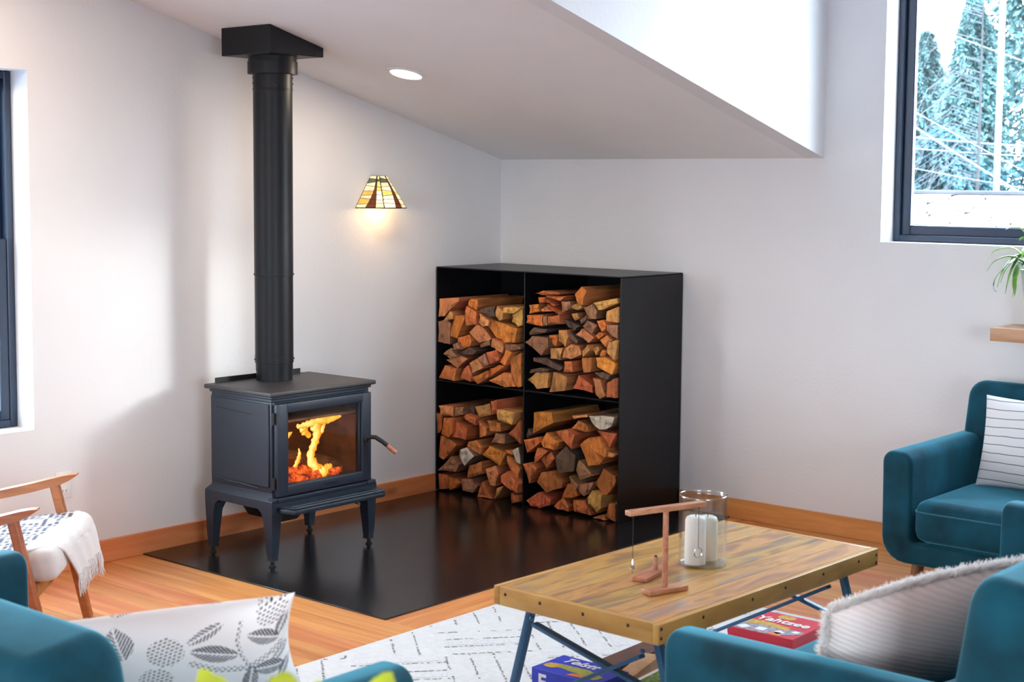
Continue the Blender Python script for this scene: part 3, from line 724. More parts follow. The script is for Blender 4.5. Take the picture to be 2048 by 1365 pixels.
# firebox lining, laid brick by brick
lin = sp('firebrick_lining', 'brick', fn=lambda b: (
    b.box(0.242, 0.262, -2.165, -1.645, 0.326, 0.60), b.box(0.262, 0.60, -2.166, -2.146, 0.326, 0.60), b.box(0.262, 0.60, -1.664, -1.644, 0.326, 0.60),
    b.box(0.245, 0.598, -2.165, -1.645, 0.612, 0.622)))
sp('ash_bed', 'ash', fn=lambda b: b.box(0.263, 0.598, -2.145, -1.665, 0.325, 0.336))

# ------------------------------------------------------------------ fire
def flame_mat():
    m, nt, b = newmat('flame')
    nt.nodes.remove(b); out = nt.nodes['Material Output']
    lw = N(nt, 'ShaderNodeLayerWeight'); lw.inputs[0].default_value = 0.35
    co = N(nt, 'ShaderNodeTexCoord'); no = N(nt, 'ShaderNodeTexNoise'); no.inputs['Scale'].default_value = 22; no.inputs['Detail'].default_value = 3
    nt.links.new(co.outputs['Object'], no.inputs['Vector'])
    sb = N(nt, 'ShaderNodeMath', operation='MULTIPLY_ADD'); sb.inputs[1].default_value = 0.55; sb.inputs[2].default_value = -0.20
    nt.links.new(no.outputs['Fac'], sb.inputs[0])
    ad = N(nt, 'ShaderNodeMath', operation='ADD'); nt.links.new(lw.outputs['Facing'], ad.inputs[0]); nt.links.new(sb.outputs[0], ad.inputs[1])
    rp = N(nt, 'ShaderNodeValToRGB'); e = rp.color_ramp.elements
    e[0].position = 0.08; e[0].color = (1.0, 0.78, 0.25, 1)
    e[1].position = 0.85; e[1].color = (0.9, 0.10, 0.008, 1)
    k = e.new(0.34); k.color = (1.0, 0.46, 0.04, 1)
    nt.links.new(ad.outputs[0], rp.inputs[0])
    em = N(nt, 'ShaderNodeEmission'); nt.links.new(rp.outputs[0], em.inputs[0])
    st_ = N(nt, 'ShaderNodeMapRange'); st_.inputs['From Min'].default_value = 0.1; st_.inputs['From Max'].default_value = 0.85
    st_.inputs['To Min'].default_value = 2.2; st_.inputs['To Max'].default_value = 0.8
    nt.links.new(ad.outputs[0], st_.inputs['Value']); nt.links.new(st_.outputs[0], em.inputs[1])
    tr = N(nt, 'ShaderNodeBsdfTransparent'); mx = N(nt, 'ShaderNodeMixShader')
    fm = N(nt, 'ShaderNodeMapRange'); fm.inputs['From Min'].default_value = 0.55; fm.inputs['From Max'].default_value = 1.0
    nt.links.new(ad.outputs[0], fm.inputs['Value'])
    nt.links.new(fm.outputs[0], mx.inputs[0]); nt.links.new(em.outputs[0], mx.inputs[1]); nt.links.new(tr.outputs[0], mx.inputs[2])
    nt.links.new(mx.outputs[0], out.inputs['Surface'])
    return m
MT['flame'] = flame_mat()
def ember_mat():
    m, nt, b = newmat('embers')
    co = N(nt, 'ShaderNodeTexCoord'); no = N(nt, 'ShaderNodeTexNoise'); no.inputs['Scale'].default_value = 26; no.inputs['Detail'].default_value = 5
    nt.links.new(co.outputs['Object'], no.inputs['Vector'])
    rp = N(nt, 'ShaderNodeValToRGB'); e = rp.color_ramp.elements
    e[0].position = 0.38; e[0].color = (0.03, 0.004, 0.002, 1); e[1].position = 0.70; e[1].color = (1.0, 0.34, 0.05, 1)
    k = e.new(0.52); k.color = (0.75, 0.07, 0.01, 1)
    nt.links.new(no.outputs['Fac'], rp.inputs[0])
    nt.links.new(rp.outputs[0], b.inputs['Emission Color']); b.inputs['Emission Strength'].default_value = 1.5
    b.inputs['Base Color'].default_value = (0.05, 0.03, 0.025, 1); b.inputs['Roughness'].default_value = 0.95
    return m
MT['ember'] = ember_mat()
FO = (0.45, -1.88, 0.336)
fire = thing('fire', 'tall orange and yellow log fire burning behind the stove glass', 'fire', FO)
def fl(pts, rad, flat=0.55, seg=14):
    """a flame tongue: a lofted sheet of flame, thicker along y than along x"""
    b = MB(FO); rings = []
    n = len(pts)
    # resample smoothly
    P = [np.array(p) for p in pts]; Q = []; Rr = []
    for i in range(n-1):
        p0, p1, p2, p3 = P[max(i-1, 0)], P[i], P[i+1], P[min(i+2, n-1)]
        for k in range(5):
            t = k/5
            Q.append(0.5*((2*p1)+(-p0+p2)*t+(2*p0-5*p1+4*p2-p3)*t*t+(-p0+3*p1-3*p2+p3)*t**3)); Rr.append(rad[i]*(1-t)+rad[i+1]*t)
    Q.append(P[-1]); Rr.append(rad[-1])
    for i, (q, r_) in enumerate(zip(Q, Rr)):
        d = Q[min(i+1, len(Q)-1)]-Q[max(i-1, 0)]; d = d/np.linalg.norm(d)
        ny = np.array([0, d[2], -d[1]]); ny = ny/(np.linalg.norm(ny)+1e-9)
        wob = 1+0.22*math.sin(i*1.9+q[1]*90)
        rings.append([tuple(q+ny*r_*wob*math.cos(2*PI*k/seg)+np.array([1, 0, 0])*r_*flat*math.sin(2*PI*k/seg)) for k in range(seg)])
    b.loft(rings)
    return b.build('flame', 'flame', fire, True, 180)
fl([(0.545, -1.835, 0.345), (0.545, -1.875, 0.385), (0.545, -1.903, 0.43), (0.545, -1.885, 0.48), (0.545, -1.865, 0.53), (0.545, -1.872, 0.575), (0.545, -1.86, 0.594)], [0.030, 0.026, 0.022, 0.020, 0.022, 0.032, 0.012])
fl([(0.55, -1.985, 0.574), (0.55, -1.94, 0.581), (0.55, -1.87, 0.586), (0.55, -1.79, 0.590), (0.55, -1.722, 0.596)], [0.006, 0.014, 0.019, 0.017, 0.004])
fl([(0.53, -1.89, 0.52), (0.53, -1.92, 0.545), (0.535, -1.94, 0.565), (0.53, -1.97, 0.58)], [0.008, 0.020, 0.020, 0.006])
fl([(0.53, -1.845, 0.515), (0.53, -1.825, 0.54), (0.53, -1.815, 0.57), (0.53, -1.79, 0.588)], [0.004, 0.015, 0.016, 0.006])
fl([(0.56, -1.875, 0.346), (0.565, -1.845, 0.362), (0.56, -1.81, 0.375), (0.56, -1.79, 0.385)], [0.020, 0.026, 0.020, 0.006])
fl([(0.51, -1.965, 0.39), (0.52, -1.955, 0.42), (0.52, -1.945, 0.45), (0.52, -1.95, 0.475)], [0.010, 0.013, 0.009, 0.002])
fl([(0.54, -2.05, 0.535), (0.54, -2.03, 0.543), (0.54, -2.005, 0.556)], [0.003, 0.013, 0.003])
b = MB(FO); r2 = random.Random(5)
for k in range(90):
    x, y_ = r2.uniform(0.40, 0.59), r2.uniform(-2.11, -1.74); s = r2.uniform(0.008, 0.020)
    b.box(-s, s, -s*1.3, s*1.3, -s*0.7, s*0.7, 0, 1, 0, Matrix.Translation((x, y_, 0.342+r2.uniform(0, 0.018)*(1 if y_ > -2.05 else 0.6))) @ Matrix.Rotation(r2.uniform(0, 3), 4, (r2.random(), r2.random(), 1)))
stuff(b.build('embers', 'ember', fire, False))
MT['char'] = plain('charred_log', (0.16, 0.07, 0.04), 0.9, var=0.6, scale=18, bump=0.5, bscale=60)
for (p0, p1, r0, lab, mt) in (((0.30, -2.08, 0.372), (0.56, -2.10, 0.360), 0.036, 'pale unburnt split log at the left edge of the stove fire', 'paper_tan'),
                          ((0.29, -2.02, 0.44), (0.52, -1.72, 0.372), 0.040, 'charred log leaning behind the main flame in the stove', 'char'),
                          ((0.34, -1.70, 0.372), (0.55, -1.76, 0.372), 0.034, 'glowing charred log lying at the right of the stove fire', 'char')):
    c0 = tuple((Vector(p0)+Vector(p1))/2); b = MB(c0)
    b.tube([p0, tuple(Vector(p0).lerp(Vector(p1), 0.5)), p1], [r0, r0*1.06, r0*0.94], 6)
    o = b.build('burning_log', mt, None, True, 30); o.location = c0
    tag(o, lab, 'log')

# ------------------------------------------------------------------ stove pipe
PC = (0.309, -1.905, 0.757)
pp = thing('stove_pipe', 'tall black double-wall stove pipe from stove top to sloped ceiling', 'pipe', PC)
def lp(name, prof, mt='pipe', parent=pp, seg=72):
    b = MB(PC); b.lathe(prof, (PC[0], PC[1], 0), seg); return b.build(name, mt, parent, True, 35)
lp('flue_collar', [(0.081, 0.7575), (0.081, 0.82)])
lo = lp('lower_pipe', [(0.083, 0.80), (0.083, 0.835), (0.0865, 0.836), (0.0865, 0.868), (0.0855, 0.869), (0.0855, 1.225), (0.0875, 1.226), (0.0875, 1.238)])
up = lp('upper_pipe', [(0.0865, 1.238), (0.0865, 2.045), (0.0885, 2.046), (0.0885, 2.052), (0.087, 2.053), (0.087, 2.135)])
lp('ceiling_collar', [(0.104, 2.115), (0.110, 2.116), (0.110, 2.17), (0.106, 2.171), (0.106, 2.196)])
for (zz, parent) in ((2.075, up), (2.10, up), (0.852, lo), (1.232, lo)):
    for a in (-0.55, 0.9, 2.6, 4.2):
        b = MB(PC); b.sphere((PC[0]+0.0875*math.cos(a), PC[1]+0.0875*math.sin(a), zz), 0.0035, 8, 6); b.build('screw', 'dark', parent)
b = MB(PC); b.prism([(-2.062, 2.192), (-1.752, 2.192), (-1.752, CZ(-1.752)-0.001), (-2.062, CZ(-2.062)-0.001)], 0.150, 0.475, 'x', 0.003, 1)
b.build('ceiling_support_box', 'pipe', pp, True, 30)
b = MB(PC)
for yy in (-2.02, -1.80):
    b.sphere((0.476, yy, 2.207), 0.004, 8, 6)
b.build('rivet', 'dark', pp)
# ------------------------------------------------------------------ lamps
def downlight(x, y, label, group=None, k=1.0):
    z = CZ(y); t = thing('recessed_light', label, 'ceiling light', (x, y, z), 0, group)
    t.rotation_euler = (math.atan(-0.263), 0, 0)
    b = MB(); b.lathe([(0.092, -0.001), (0.090, -0.006), (0.074, -0.006), (0.070, -0.001)], (0, 0, 0), 36); b.build('trim_ring', 'white_plastic', t)
    b = MB(); b.lathe([(0.073, -0.0055), (0.073, -0.002)], (0, 0, 0), 36); b.build('diffuser', MT['led'], t)
    l = bpy.data.lights.new('led', 'AREA'); l.shape = 'DISK'; l.size = 0.14; l.energy = DOWNLIGHT_W*k; l.color = (1.0, 0.80, 0.60)
    lo_ = bpy.data.objects.new('led', l); COL.objects.link(lo_); lo_.parent = t; lo_.location = (0, 0, -0.012)
MT['led'] = emit('led_diffuser', (1.0, 0.93, 0.84), 9.0)
downlight(0.625, -1.387, 'round recessed ceiling light glowing on the sloped ceiling', None)
downlight(0.80, -3.40, 'added unseen recessed ceiling light on the slope above the wooden armchair', None, 3.0)  # out of view, added and boosted to warm the upper left wall

# stained glass sconce
SL = (0.0, -0.967, 1.516)
sc_ = thing('wall_sconce', 'stained glass wall sconce lit amber on the wall beside the stove pipe', 'lamp', SL)
def gmat(name, c, e):
    m, nt, b = newmat(name)
    co = N(nt, 'ShaderNodeTexCoord'); no = N(nt, 'ShaderNodeTexNoise'); no.inputs['Scale'].default_value = 35
    nt.links.new(co.outputs['Object'], no.inputs['Vector'])
    mr = N(nt, 'ShaderNodeMapRange'); mr.inputs['To Min'].default_value = 0.6; mr.inputs['To Max'].default_value = 1.3
    nt.links.new(no.outputs['Fac'], mr.inputs['Value'])
    hs = N(nt, 'ShaderNodeHueSaturation'); hs.inputs['Color'].default_value = rgb(c); nt.links.new(mr.outputs[0], hs.inputs['Value'])
    nt.links.new(hs.outputs[0], b.inputs['Base Color']); nt.links.new(hs.outputs[0], b.inputs['Emission Color'])
    b.inputs['Emission Strength'].default_value = e; b.inputs['Roughness'].default_value = 0.25
    return m
GC = {'c': gmat('cream_art_glass', (0.92, 0.70, 0.42), 0.72), 'w': gmat('white_hot_art_glass', (1.0, 0.86, 0.55), 0.95), 'a': gmat('amber_art_glass', (0.85, 0.42, 0.09), 0.7),
      'y': gmat('yellow_art_glass', (0.82, 0.62, 0.14), 0.75), 'b': gmat('brown_art_glass', (0.15, 0.040, 0.012), 0.4), 'g': gmat('green_art_glass', (0.12, 0.15, 0.085), 0.35), 'd': gmat('dark_art_glass', (0.07, 0.035, 0.02), 0.4)}
bot = [(0.0, -0.140), (0.140, -0.076), (0.140, 0.076), (0.0, 0.140)]
top = [(0.0, -0.036), (0.052, -0.026), (0.052, 0.026), (0.0, 0.036)]
ZB, ZH = 0.0, 0.158
def fpt(k, u, v):
    a, c = Vector((*bot[k], ZB)), Vector((*bot[k+1], ZB)); d, e = Vector((*top[k], ZH)), Vector((*top[k+1], ZH))
    return (a.lerp(c, u)).lerp(d.lerp(e, u), v)
VB = [0.0, 0.13, 0.27, 0.40, 0.53, 0.67, 0.80, 0.91, 1.0]
def trunk(k, v):      # centre and half width of the tree trunk that climbs each panel
    if k == 1: return (0.66+0.10*math.sin(v*2.2), 0.13-0.085*min(1, v*1.4))
    return (0.52+0.25*v, 0.17-0.12*min(1, v*1.5))
CELLS = {0: ('cbc', 'abw', 'cbw', 'abw', 'cby', 'cdy', 'gdg', 'cgc'), 1: ('wbc', 'wbc', 'wbw', 'yby', 'wbc', 'cdc', 'gdc', 'cgc'), 2: ('cbc', 'wba', 'cbc', 'yby', 'yba', 'cdc', 'gdg', 'cgc')}
lead = MB()
for k in range(3):
    nrm = (fpt(k, 1, 0)-fpt(k, 0, 0)).cross(fpt(k, 0, 1)-fpt(k, 0, 0)).normalized()
    rb = lambda r, u: VB[r]+(0.040*math.sin(r*2.3+k*1.7)*(2*u-1) if 0 < r < 8 else 0.0)      # slanted joints
    for r_ in range(8):
        v0, v1 = VB[r_], VB[r_+1]; xs = []
        for v in (v0, v1):
            c_, h_ = trunk(k, v); xs.append([0.0, max(0.06, c_-h_), min(0.94, c_+h_), 1.0])
        for j in range(3):
            qs = [(xs[0][j], rb(r_, xs[0][j])), (xs[0][j+1], rb(r_, xs[0][j+1])), (xs[1][j+1], rb(r_+1, xs[1][j+1])), (xs[1][j], rb(r_+1, xs[1][j]))]
            cu = sum(q[0] for q in qs)/4; cvv = sum(q[1] for q in qs)/4
            g = MB(); P = [fpt(k, cu+(u-cu)*0.90, cvv+(v-cvv)*0.90) for u, v in qs]
            g.loft([[tuple(p) for p in P], [tuple(p+nrm*0.003) for p in P]]); g.build('glass_piece', GC[CELLS[k][r_][j]], sc_, False)
            for (q0, q1) in ((qs[0], qs[1]), (qs[1], qs[2])):
                lead.tube([fpt(k, *q0)+nrm*0.0015, fpt(k, *q1)+nrm*0.0015], 0.0025 if j < 2 else 0.0021, 4)
    lead.tube([fpt(k, 0, 0), fpt(k, 0, 1)], 0.0025, 6); lead.tube([fpt(k, 1, 0), fpt(k, 1, 1)], 0.0025, 6)
    lead.tube([fpt(k, 0, 0), fpt(k, 1, 0)], 0.003, 6); lead.tube([fpt(k, 0, 1), fpt(k, 1, 1)], 0.003, 6)
lead.build('leading', 'lead', sc_)
b = MB(); b.loft([[(*p, ZH-0.002) for p in top], [(*p, ZH) for p in top]]); b.build('cap', 'lead', sc_, False)
b = MB(); b.box(0.0, 0.012, -0.03, 0.03, 0.02, 0.11, 0.004, 2); b.tube([(0.01, 0, 0.075), (0.06, 0, 0.075), (0.062, 0, 0.06)], 0.005, 8); b.build('bracket', 'lead', sc_)
b = MB(); b.sphere((0.062, 0, 0.040), 0.020, 12, 8, 0, (1, 1, 1.2)); b.build('bulb', emit('bulb_glow', (1.0, 0.70, 0.36), 12.0), sc_)
l = bpy.data.lights.new('bulb_light', 'POINT'); l.energy = SCONCE_W; l.color = (1.0, 0.62, 0.26); l.shadow_soft_size = 0.022
o = bpy.data.objects.new('bulb_light', l); COL.objects.link(o); o.parent = sc_; o.location = (0.068, 0.0, 0.016)

# wall socket
ot = thing('wall_outlet', 'white double wall outlet plate low on the wall behind the wooden armchair', 'outlet', (0, -2.80, 0.365))
b = MB(); b.box(0, 0.006, -0.038, 0.038, -0.058, 0.058, 0.003, 2); b.build('cover_plate', 'white_plastic', ot)
for zz in (-0.024, 0.024):
    b = MB(); b.box(0.005, 0.008, -0.017, 0.017, zz-0.014, zz+0.014, 0.002, 2); so = b.build('socket', 'white_plastic', ot)
    b = MB(); b.box(0.0075, 0.0084, -0.009, -0.0065, zz-0.004, zz+0.006); b.box(0.0075, 0.0084, 0.0065, 0.009, zz-0.004, zz+0.006); b.build('slot', 'slot', so, False)

# ------------------------------------------------------------------ rug
RX0, RX1, RY0, RY1 = 1.715, 4.35, -4.105, -1.335
b = MB((3.03, -2.72, 0)); b.box(RX0, RX1, RY0, RY1, 0.0004, 0.010, 0.004, 2)
rug = tag(b.build('area_rug', 'rug'), 'cream woven rug with grey broken diagonal lines under the coffee table', 'rug')
rug.location = (3.03, -2.72, 0)
r3 = random.Random(8)
V, F = [], []; V2, F2 = [], []
def quad(cx, cy, ang, l, w, z, V, F):
    ca, sa = math.cos(ang), math.sin(ang); i = len(V)
    for (u, v) in ((-l/2, -w/2), (l/2, -w/2), (l/2, w/2), (-l/2, w/2)):
        V.append((cx+u*ca-v*sa-3.03, cy+u*sa+v*ca+2.72, z))
    F.append((i, i+1, i+2, i+3))
def dash_line(p, q, w=0.006):
    d = math.hypot(q[0]-p[0], q[1]-p[1]); a = math.atan2(q[1]-p[1], q[0]-p[0]); t = 0
    while t < d:
        l = r3.uniform(0.008, 0.022); 
        if r3.random() < 0.78:
            k = (t+l/2)/d; x, y = p[0]+(q[0]-p[0])*k, p[1]+(q[1]-p[1])*k
            if RX0+0.02 < x < RX1-0.02 and RY0+0.02 < y < RY1-0.02:
                quad(x+r3.uniform(-.002, .002), y+r3.uniform(-.002, .002), a+r3.uniform(-.2, .2), l, w*r3.uniform(0.5, 1.1), 0.0112, V, F)
        t += l+r3.uniform(0.002, 0.012)
B1 = 0.085; L1 = B1*4
ux, uy = math.cos(PI/4+0.08), math.sin(PI/4+0.08)
def UV(a, c): return (3.0+a*ux-c*uy, -3.0+a*uy+c*ux)
# a basket weave of bars set on the diagonal
n = 14
for i in range(-n, n):
    for j in range(-n, n):
        a0, c0 = i*L1, j*L1
        horiz = (i+j) % 2 == 0
        for k in range(4):
            if horiz: p, q = UV(a0+0.01, c0+k*B1), UV(a0+L1-0.01, c0+k*B1)
            else: p, q = UV(a0+k*B1, c0+0.01), UV(a0+k*B1, c0+L1-0.01)
            if r3.random() < 0.93: dash_line(p, q, 0.0075)
            if k % 2 == 1 and r3.random() < 0.7:
                mid = UV(a0+L1/2, c0+(k+0.5)*B1) if horiz else UV(a0+(k+0.5)*B1, c0+L1/2)
                if RX0+0.2 < mid[0] < RX1-0.2 and RY0+0.2 < mid[1] < RY1-0.2:
                    quad(mid[0], mid[1], PI/4+0.08+(0 if horiz else PI/2), L1*0.9, B1*0.55, 0.0106, V2, F2)
stuff(mesh_obj('woven_lines', np_mesh('woven_lines', V, F), 'rug_mark', rug, False))
stuff(mesh_obj('woven_blocks', np_mesh('woven_blocks', V2, F2), 'rug_fill', rug, False))

# ------------------------------------------------------------------ coffee table (local: x across, y along, origin under the near corner)
TA = math.radians(-1.5)
ct = thing('coffee_table', 'long mango wood coffee table with nailed aprons and blue iron X legs on rug', 'table', (2.625, -3.053, 0.0105), TA)
TW, TL, TH = 0.605, 1.208, 0.4495
nb = 6; ap = 0.022; bw = (TW-2*ap)/nb
for k in range(nb):
    b = MB(); b.box(ap+k*bw+0.0008, ap+(k+1)*bw-0.0008, ap, TL-ap, TH-0.030, TH); b.build('top_board', 'table_y', ct, True, 30)
def apron(name, mt, *a):
    b = MB(); b.box(*a, 0.0018, 2); return b.build(name, mt, ct, True, 30)
MT['table_ay'] = wood('mango_wood_long_aprons', [(0.25, (0.36, 0.17, 0.045)), (0.5, (0.54, 0.28, 0.070)), (0.8, (0.62, 0.37, 0.12))], 1, 3, 5, rough=0.4, knots=0.25, rand=0.06, bump=0.1)
a1 = apron('apron', 'table_x', ap+0.0005, TW-ap-0.0005, 0, ap-0.0004, TH-0.056, TH+0.0004); a2 = apron('apron', 'table_x', ap+0.0005, TW-ap-0.0005, TL-ap+0.0004, TL, TH-0.056, TH+0.0004)
a3 = apron('apron', 'table_ay', 0, ap-0.0004, 0, TL, TH-0.056, TH+0.0004); a4 = apron('apron', 'table_ay', TW-ap+0.0004, TW, 0, TL, TH-0.056, TH+0.0004)
def nail(x, y, z, ax, par):
    b = MB(); b.sphere((x, y, z), 0.0055, 8, 6, 0, (0.4, 1, 1) if ax == 'x' else (1, 0.4, 1)); b.build('nail', 'nail', par)
for x in (0.045, 0.18, 0.34, 0.50): nail(x, 0.0, TH-0.020, 'y', a1)
for y in (0.012, 0.21, 0.46, 0.64, 0.86, 1.08, 1.195): nail(TW, y, TH-0.020-(0.018 if y in (0.012,) else 0), 'x', a4)
nail(TW, 0.012, TH-0.012, 'x', a4); nail(TW, 1.195, TH-0.045, 'x', a4)
def leg_frame(y, s):
    zt = TH-0.03
    def one(name, p0, p1, w=0.026, d=0.02):
        b = MB(); b.bar(p0, p1, d, w, 0.002, up=(0, 1, 0)); return b.build(name, 'iron_blue', ct, True, 30)
    one('leg', (0.080, y, zt), (-0.035, y, 0.0)); one('leg', (TW-0.085, y, zt), (TW+0.035, y, 0.0))
    one('cross_brace', (0.095, y+s*0.020, 0.335), (TW-0.09, y+s*0.020, 0.235), 0.026, 0.012)
    one('cross_brace', (TW-0.10, y+s*0.034, 0.330), (0.0, y+s*0.034, 0.055), 0.026, 0.012)
    one('top_rail', (0.06, y, zt-0.008), (TW-0.06, y, zt-0.008), 0.016, 0.024)
leg_frame(0.095, -1); leg_frame(1.105, -1)
for (x, y, z) in ((0.09, 0.07, 0.352), (TW-0.095, 0.055, 0.345)):
    b = MB(); b.sphere((x, y, z), 0.008, 8, 6); b.build('bolt', 'iron_blue', ct)
TZ = 0.0105+TH+0.0006
def tab(x, y, z=0.0):      # table-top point from world x, y
    return (x, y, TZ+z)

# hurricane jar with two candles
JC = (2.945, -2.425)
jr = thing('glass_jar', 'tall clear glass cylinder jar holding two candles on the coffee table', 'jar', tab(*JC))
b = MB(); b.lathe([(0.030, 0.008), (0.0695, 0.008), (0.0705, 0.012), (0.0715, 0.205), (0.0725, 0.219), (0.075, 0.221), (0.0755, 0.205), (0.0745, 0.006), (0.072, 0.0), (0.03, 0.0)], (0, 0, 0), 48, 0, False)
b.lathe([(0.0005, 0.0), (0.030, 0.0)], (0, 0, 0), 48, 0, False); b.lathe([(0.0005, 0.008), (0.030, 0.008)], (0, 0, 0), 48, 0, False)
b.build('glass_wall', 'jar', jr, True, 50)
b = MB(); b.lathe([(0.0722, 0.217), (0.0722, 0.2205), (0.0738, 0.2218), (0.0754, 0.2205), (0.0754, 0.217)], (0, 0, 0), 48, 0, False); b.build('rim', 'jar_rim', jr, True, 60)
b = MB(); b.lathe([(0.066, 0.0006), (0.0735, 0.003), (0.0748, 0.008), (0.070, 0.0078)], (0, 0, 0), 48, 0, False); b.build('base_rim', 'jar_rim', jr, True, 60)
for (dx, dy, r_, h_, mt, lab) in ((-0.004, -0.036, 0.0325, 0.150, 'wax', 'ivory pillar candle with rounded top inside the glass jar, at the front'), (-0.006, 0.035, 0.0325, 0.138, 'wax2', 'cream pillar candle behind the ivory one in the glass jar')):
    x, y = JC[0]+dx, JC[1]+dy
    t = thing('pillar_candle', lab, 'candle', tab(x, y, 0.0085))
    b = MB(); b.lathe([(r_, 0), (r_, h_-0.014), (r_-0.004, h_-0.004), (r_-0.012, h_), (0.004, h_-0.003)], (0, 0, 0), 28); b.build('wax_body', mt, t, True, 60)
    b = MB(); b.tube([(0, 0, h_-0.004), (0.001, 0, h_+0.008)], 0.0012, 6); b.build('wick', 'wick', t)

# T-shaped ring-toss stand
BX, BY = 3.045, -2.775
gt = thing('ring_toss_stand', 'small wooden T stand with a ring and a weight hung on strings on table', 'game', tab(BX, BY))
dA = Vector((0.3105, 0.9506, 0)); dB = Vector((0.9506, -0.3105, 0))
b = MB(); b.bar(-dA*0.070+Vector((0, 0, 0.0075)), dA*0.070+Vector((0, 0, 0.0075)), 0.046, 0.015, 0.002); b.build('foot_board', 'cherry', gt, True, 30)
b = MB(); b.lathe([(0.0085, 0.0145), (0.0085, 0.240)], (0, 0, 0), 16); b.build('post', 'cherry', gt)
b = MB(); b.bar(-dA*0.138+Vector((0, 0, 0.2475)), dA*0.140+Vector((0, 0, 0.2475)), 0.026, 0.015, 0.002); b.build('crossbar', 'cherry', gt, True, 30)
e0 = -dA*0.122+dB*0.006; e1 = dA*0.118+dB*0.004
for (e, l_) in ((e0, 0.128), (e1, 0.125)):
    b = MB(); b.tube([(e.x, e.y, 0.242), (e.x, e.y, 0.242-l_)], 0.0009, 5); b.tube([(e.x, e.y, 0.242), (e.x, e.y, 0.236)], 0.003, 6); b.build('string', 'string', gt)
z0 = 0.242-0.128
b = MB(); b.lathe([(0.0012, z0), (0.004, z0-0.012), (0.0065, z0-0.026), (0.004, z0-0.037), (0.001, z0-0.043)], (e0.x, e0.y, 0), 14); b.build('teardrop_weight', 'chrome', gt)
z1 = 0.242-0.125
b = MB(); b.tube([(e1.x+dA.x*0.0145*math.cos(a), e1.y+dA.y*0.0145*math.cos(a), z1-0.0145+0.0145*math.sin(a)) for a in [2*PI*k/28 for k in range(29)]], 0.0018, 6); b.build('ring', 'chrome', gt)
# peg board of the game
pb = thing('peg_board', 'small cherry wood board with an upright peg lying behind the T stand', 'game', tab(2.908, -2.652))
dP = Vector((-0.205, 0.979, 0))
b = MB(); b.bar(-dP*0.085+Vector((0, 0, 0.0065)), dP*0.085+Vector((0, 0, 0.0065)), 0.047, 0.013, 0.002); b.build('board', 'cherry', pb, True, 30)
b = MB(); b.lathe([(0.0075, 0.0125), (0.0075, 0.052), (0.006, 0.054)], (0.0, 0.025, 0), 14); b.build('peg', 'cherry', pb)
b = MB(); b.lathe([(0.004, 0.052), (0.0045, 0.056), (0.003, 0.058)], (0.0, 0.025, 0), 10); b.build('peg_tip', 'wick', pb)
for (x, y, r_, lab) in ((2.885, -2.545, 0.0085, 'tiny clear glass bead on table beside the glass jar'), (2.872, -2.585, 0.0075, 'tiny clear glass bead on table beside the peg board')):
    b = MB(); b.sphere((0, 0, 0), r_, 16, 10); o = b.build('glass_bead', 'jar'); o.location = tab(x, y, r_+0.0004); tag(o, lab, 'bead')

# ------------------------------------------------------------------ boxes under the table
RZ = 0.0114
def card(name, label, cat, loc, rz, size, mt, group=None):
    t = thing(name, label, cat, (loc[0], loc[1], RZ), rz, group)
    b = MB(); b.box(-size[0]/2, size[0]/2, -size[1]/2, size[1]/2, 0, size[2]*0.55, 0.001, 1); b.build('box_base', mt, t, True, 30)
    b = MB(); b.box(-size[0]/2-0.001, size[0]/2+0.001, -size[1]/2-0.001, size[1]/2+0.001, size[2]*0.5, size[2], 0.001, 1); b.build('box_lid', mt, t, True, 30)
    return t
def patch(t, poly, z, mt, name='print'):
    b = MB(); b.prism(poly, z, z+0.0005, 'z'); return b.build(name, mt, t, False)
# red dice game: local x to the right along its title
ANG = math.atan2(-0.25, -0.008)
t = card('game_box', 'red dice game box with white title lettering on rug under table', 'box', (2.772, -1.655), 0.02, (0.262, 0.262, 0.050), 'paper_red')
hz = 0.0502
patch(t, [(-0.125, -0.125), (0.06, -0.125), (0.125, -0.06), (0.125, -0.03), (-0.125, -0.03)], hz, 'ink_grey')
patch(t, [(-0.128, 0.0), (-0.128, -0.055), (-0.03, -0.035), (0.06, -0.05), (0.06, -0.015), (-0.04, 0.01)], hz+0.0004, 'ink_gold')
for (x, y, s_, a) in ((-0.085, -0.095, 0.036, 0.3), (-0.02, -0.085, 0.036, 0.8), (0.05, -0.085, 0.034, 0.2), (0.10, -0.05, 0.024, 0.5)):
    c_, s2 = math.cos(a)*s_/1.4, math.sin(a)*s_/1.4
    patch(t, [(x+c_, y+s2), (x-s2, y+c_), (x-c_, y-s2), (x+s2, y-c_)], hz+0.0008, 'paper_white', 'printed_dice')
patch(t, fillet([(-0.05, 0.075), (0.02, 0.075), (0.02, 0.12), (-0.05, 0.12)], 0.02), hz, 'ink_gold')
patch(t, [(0.02, -0.125), (0.08, -0.125), (0.06, -0.085), (0.03, -0.09)], hz+0.0008, 'ink_orange')
text_obj('title_lettering', 'Yahtzee', 0.066, 'ink_white', t, Matrix.Translation((0, 0.040, hz+0.0012)), 0.0004, 0.1, 0.0015)
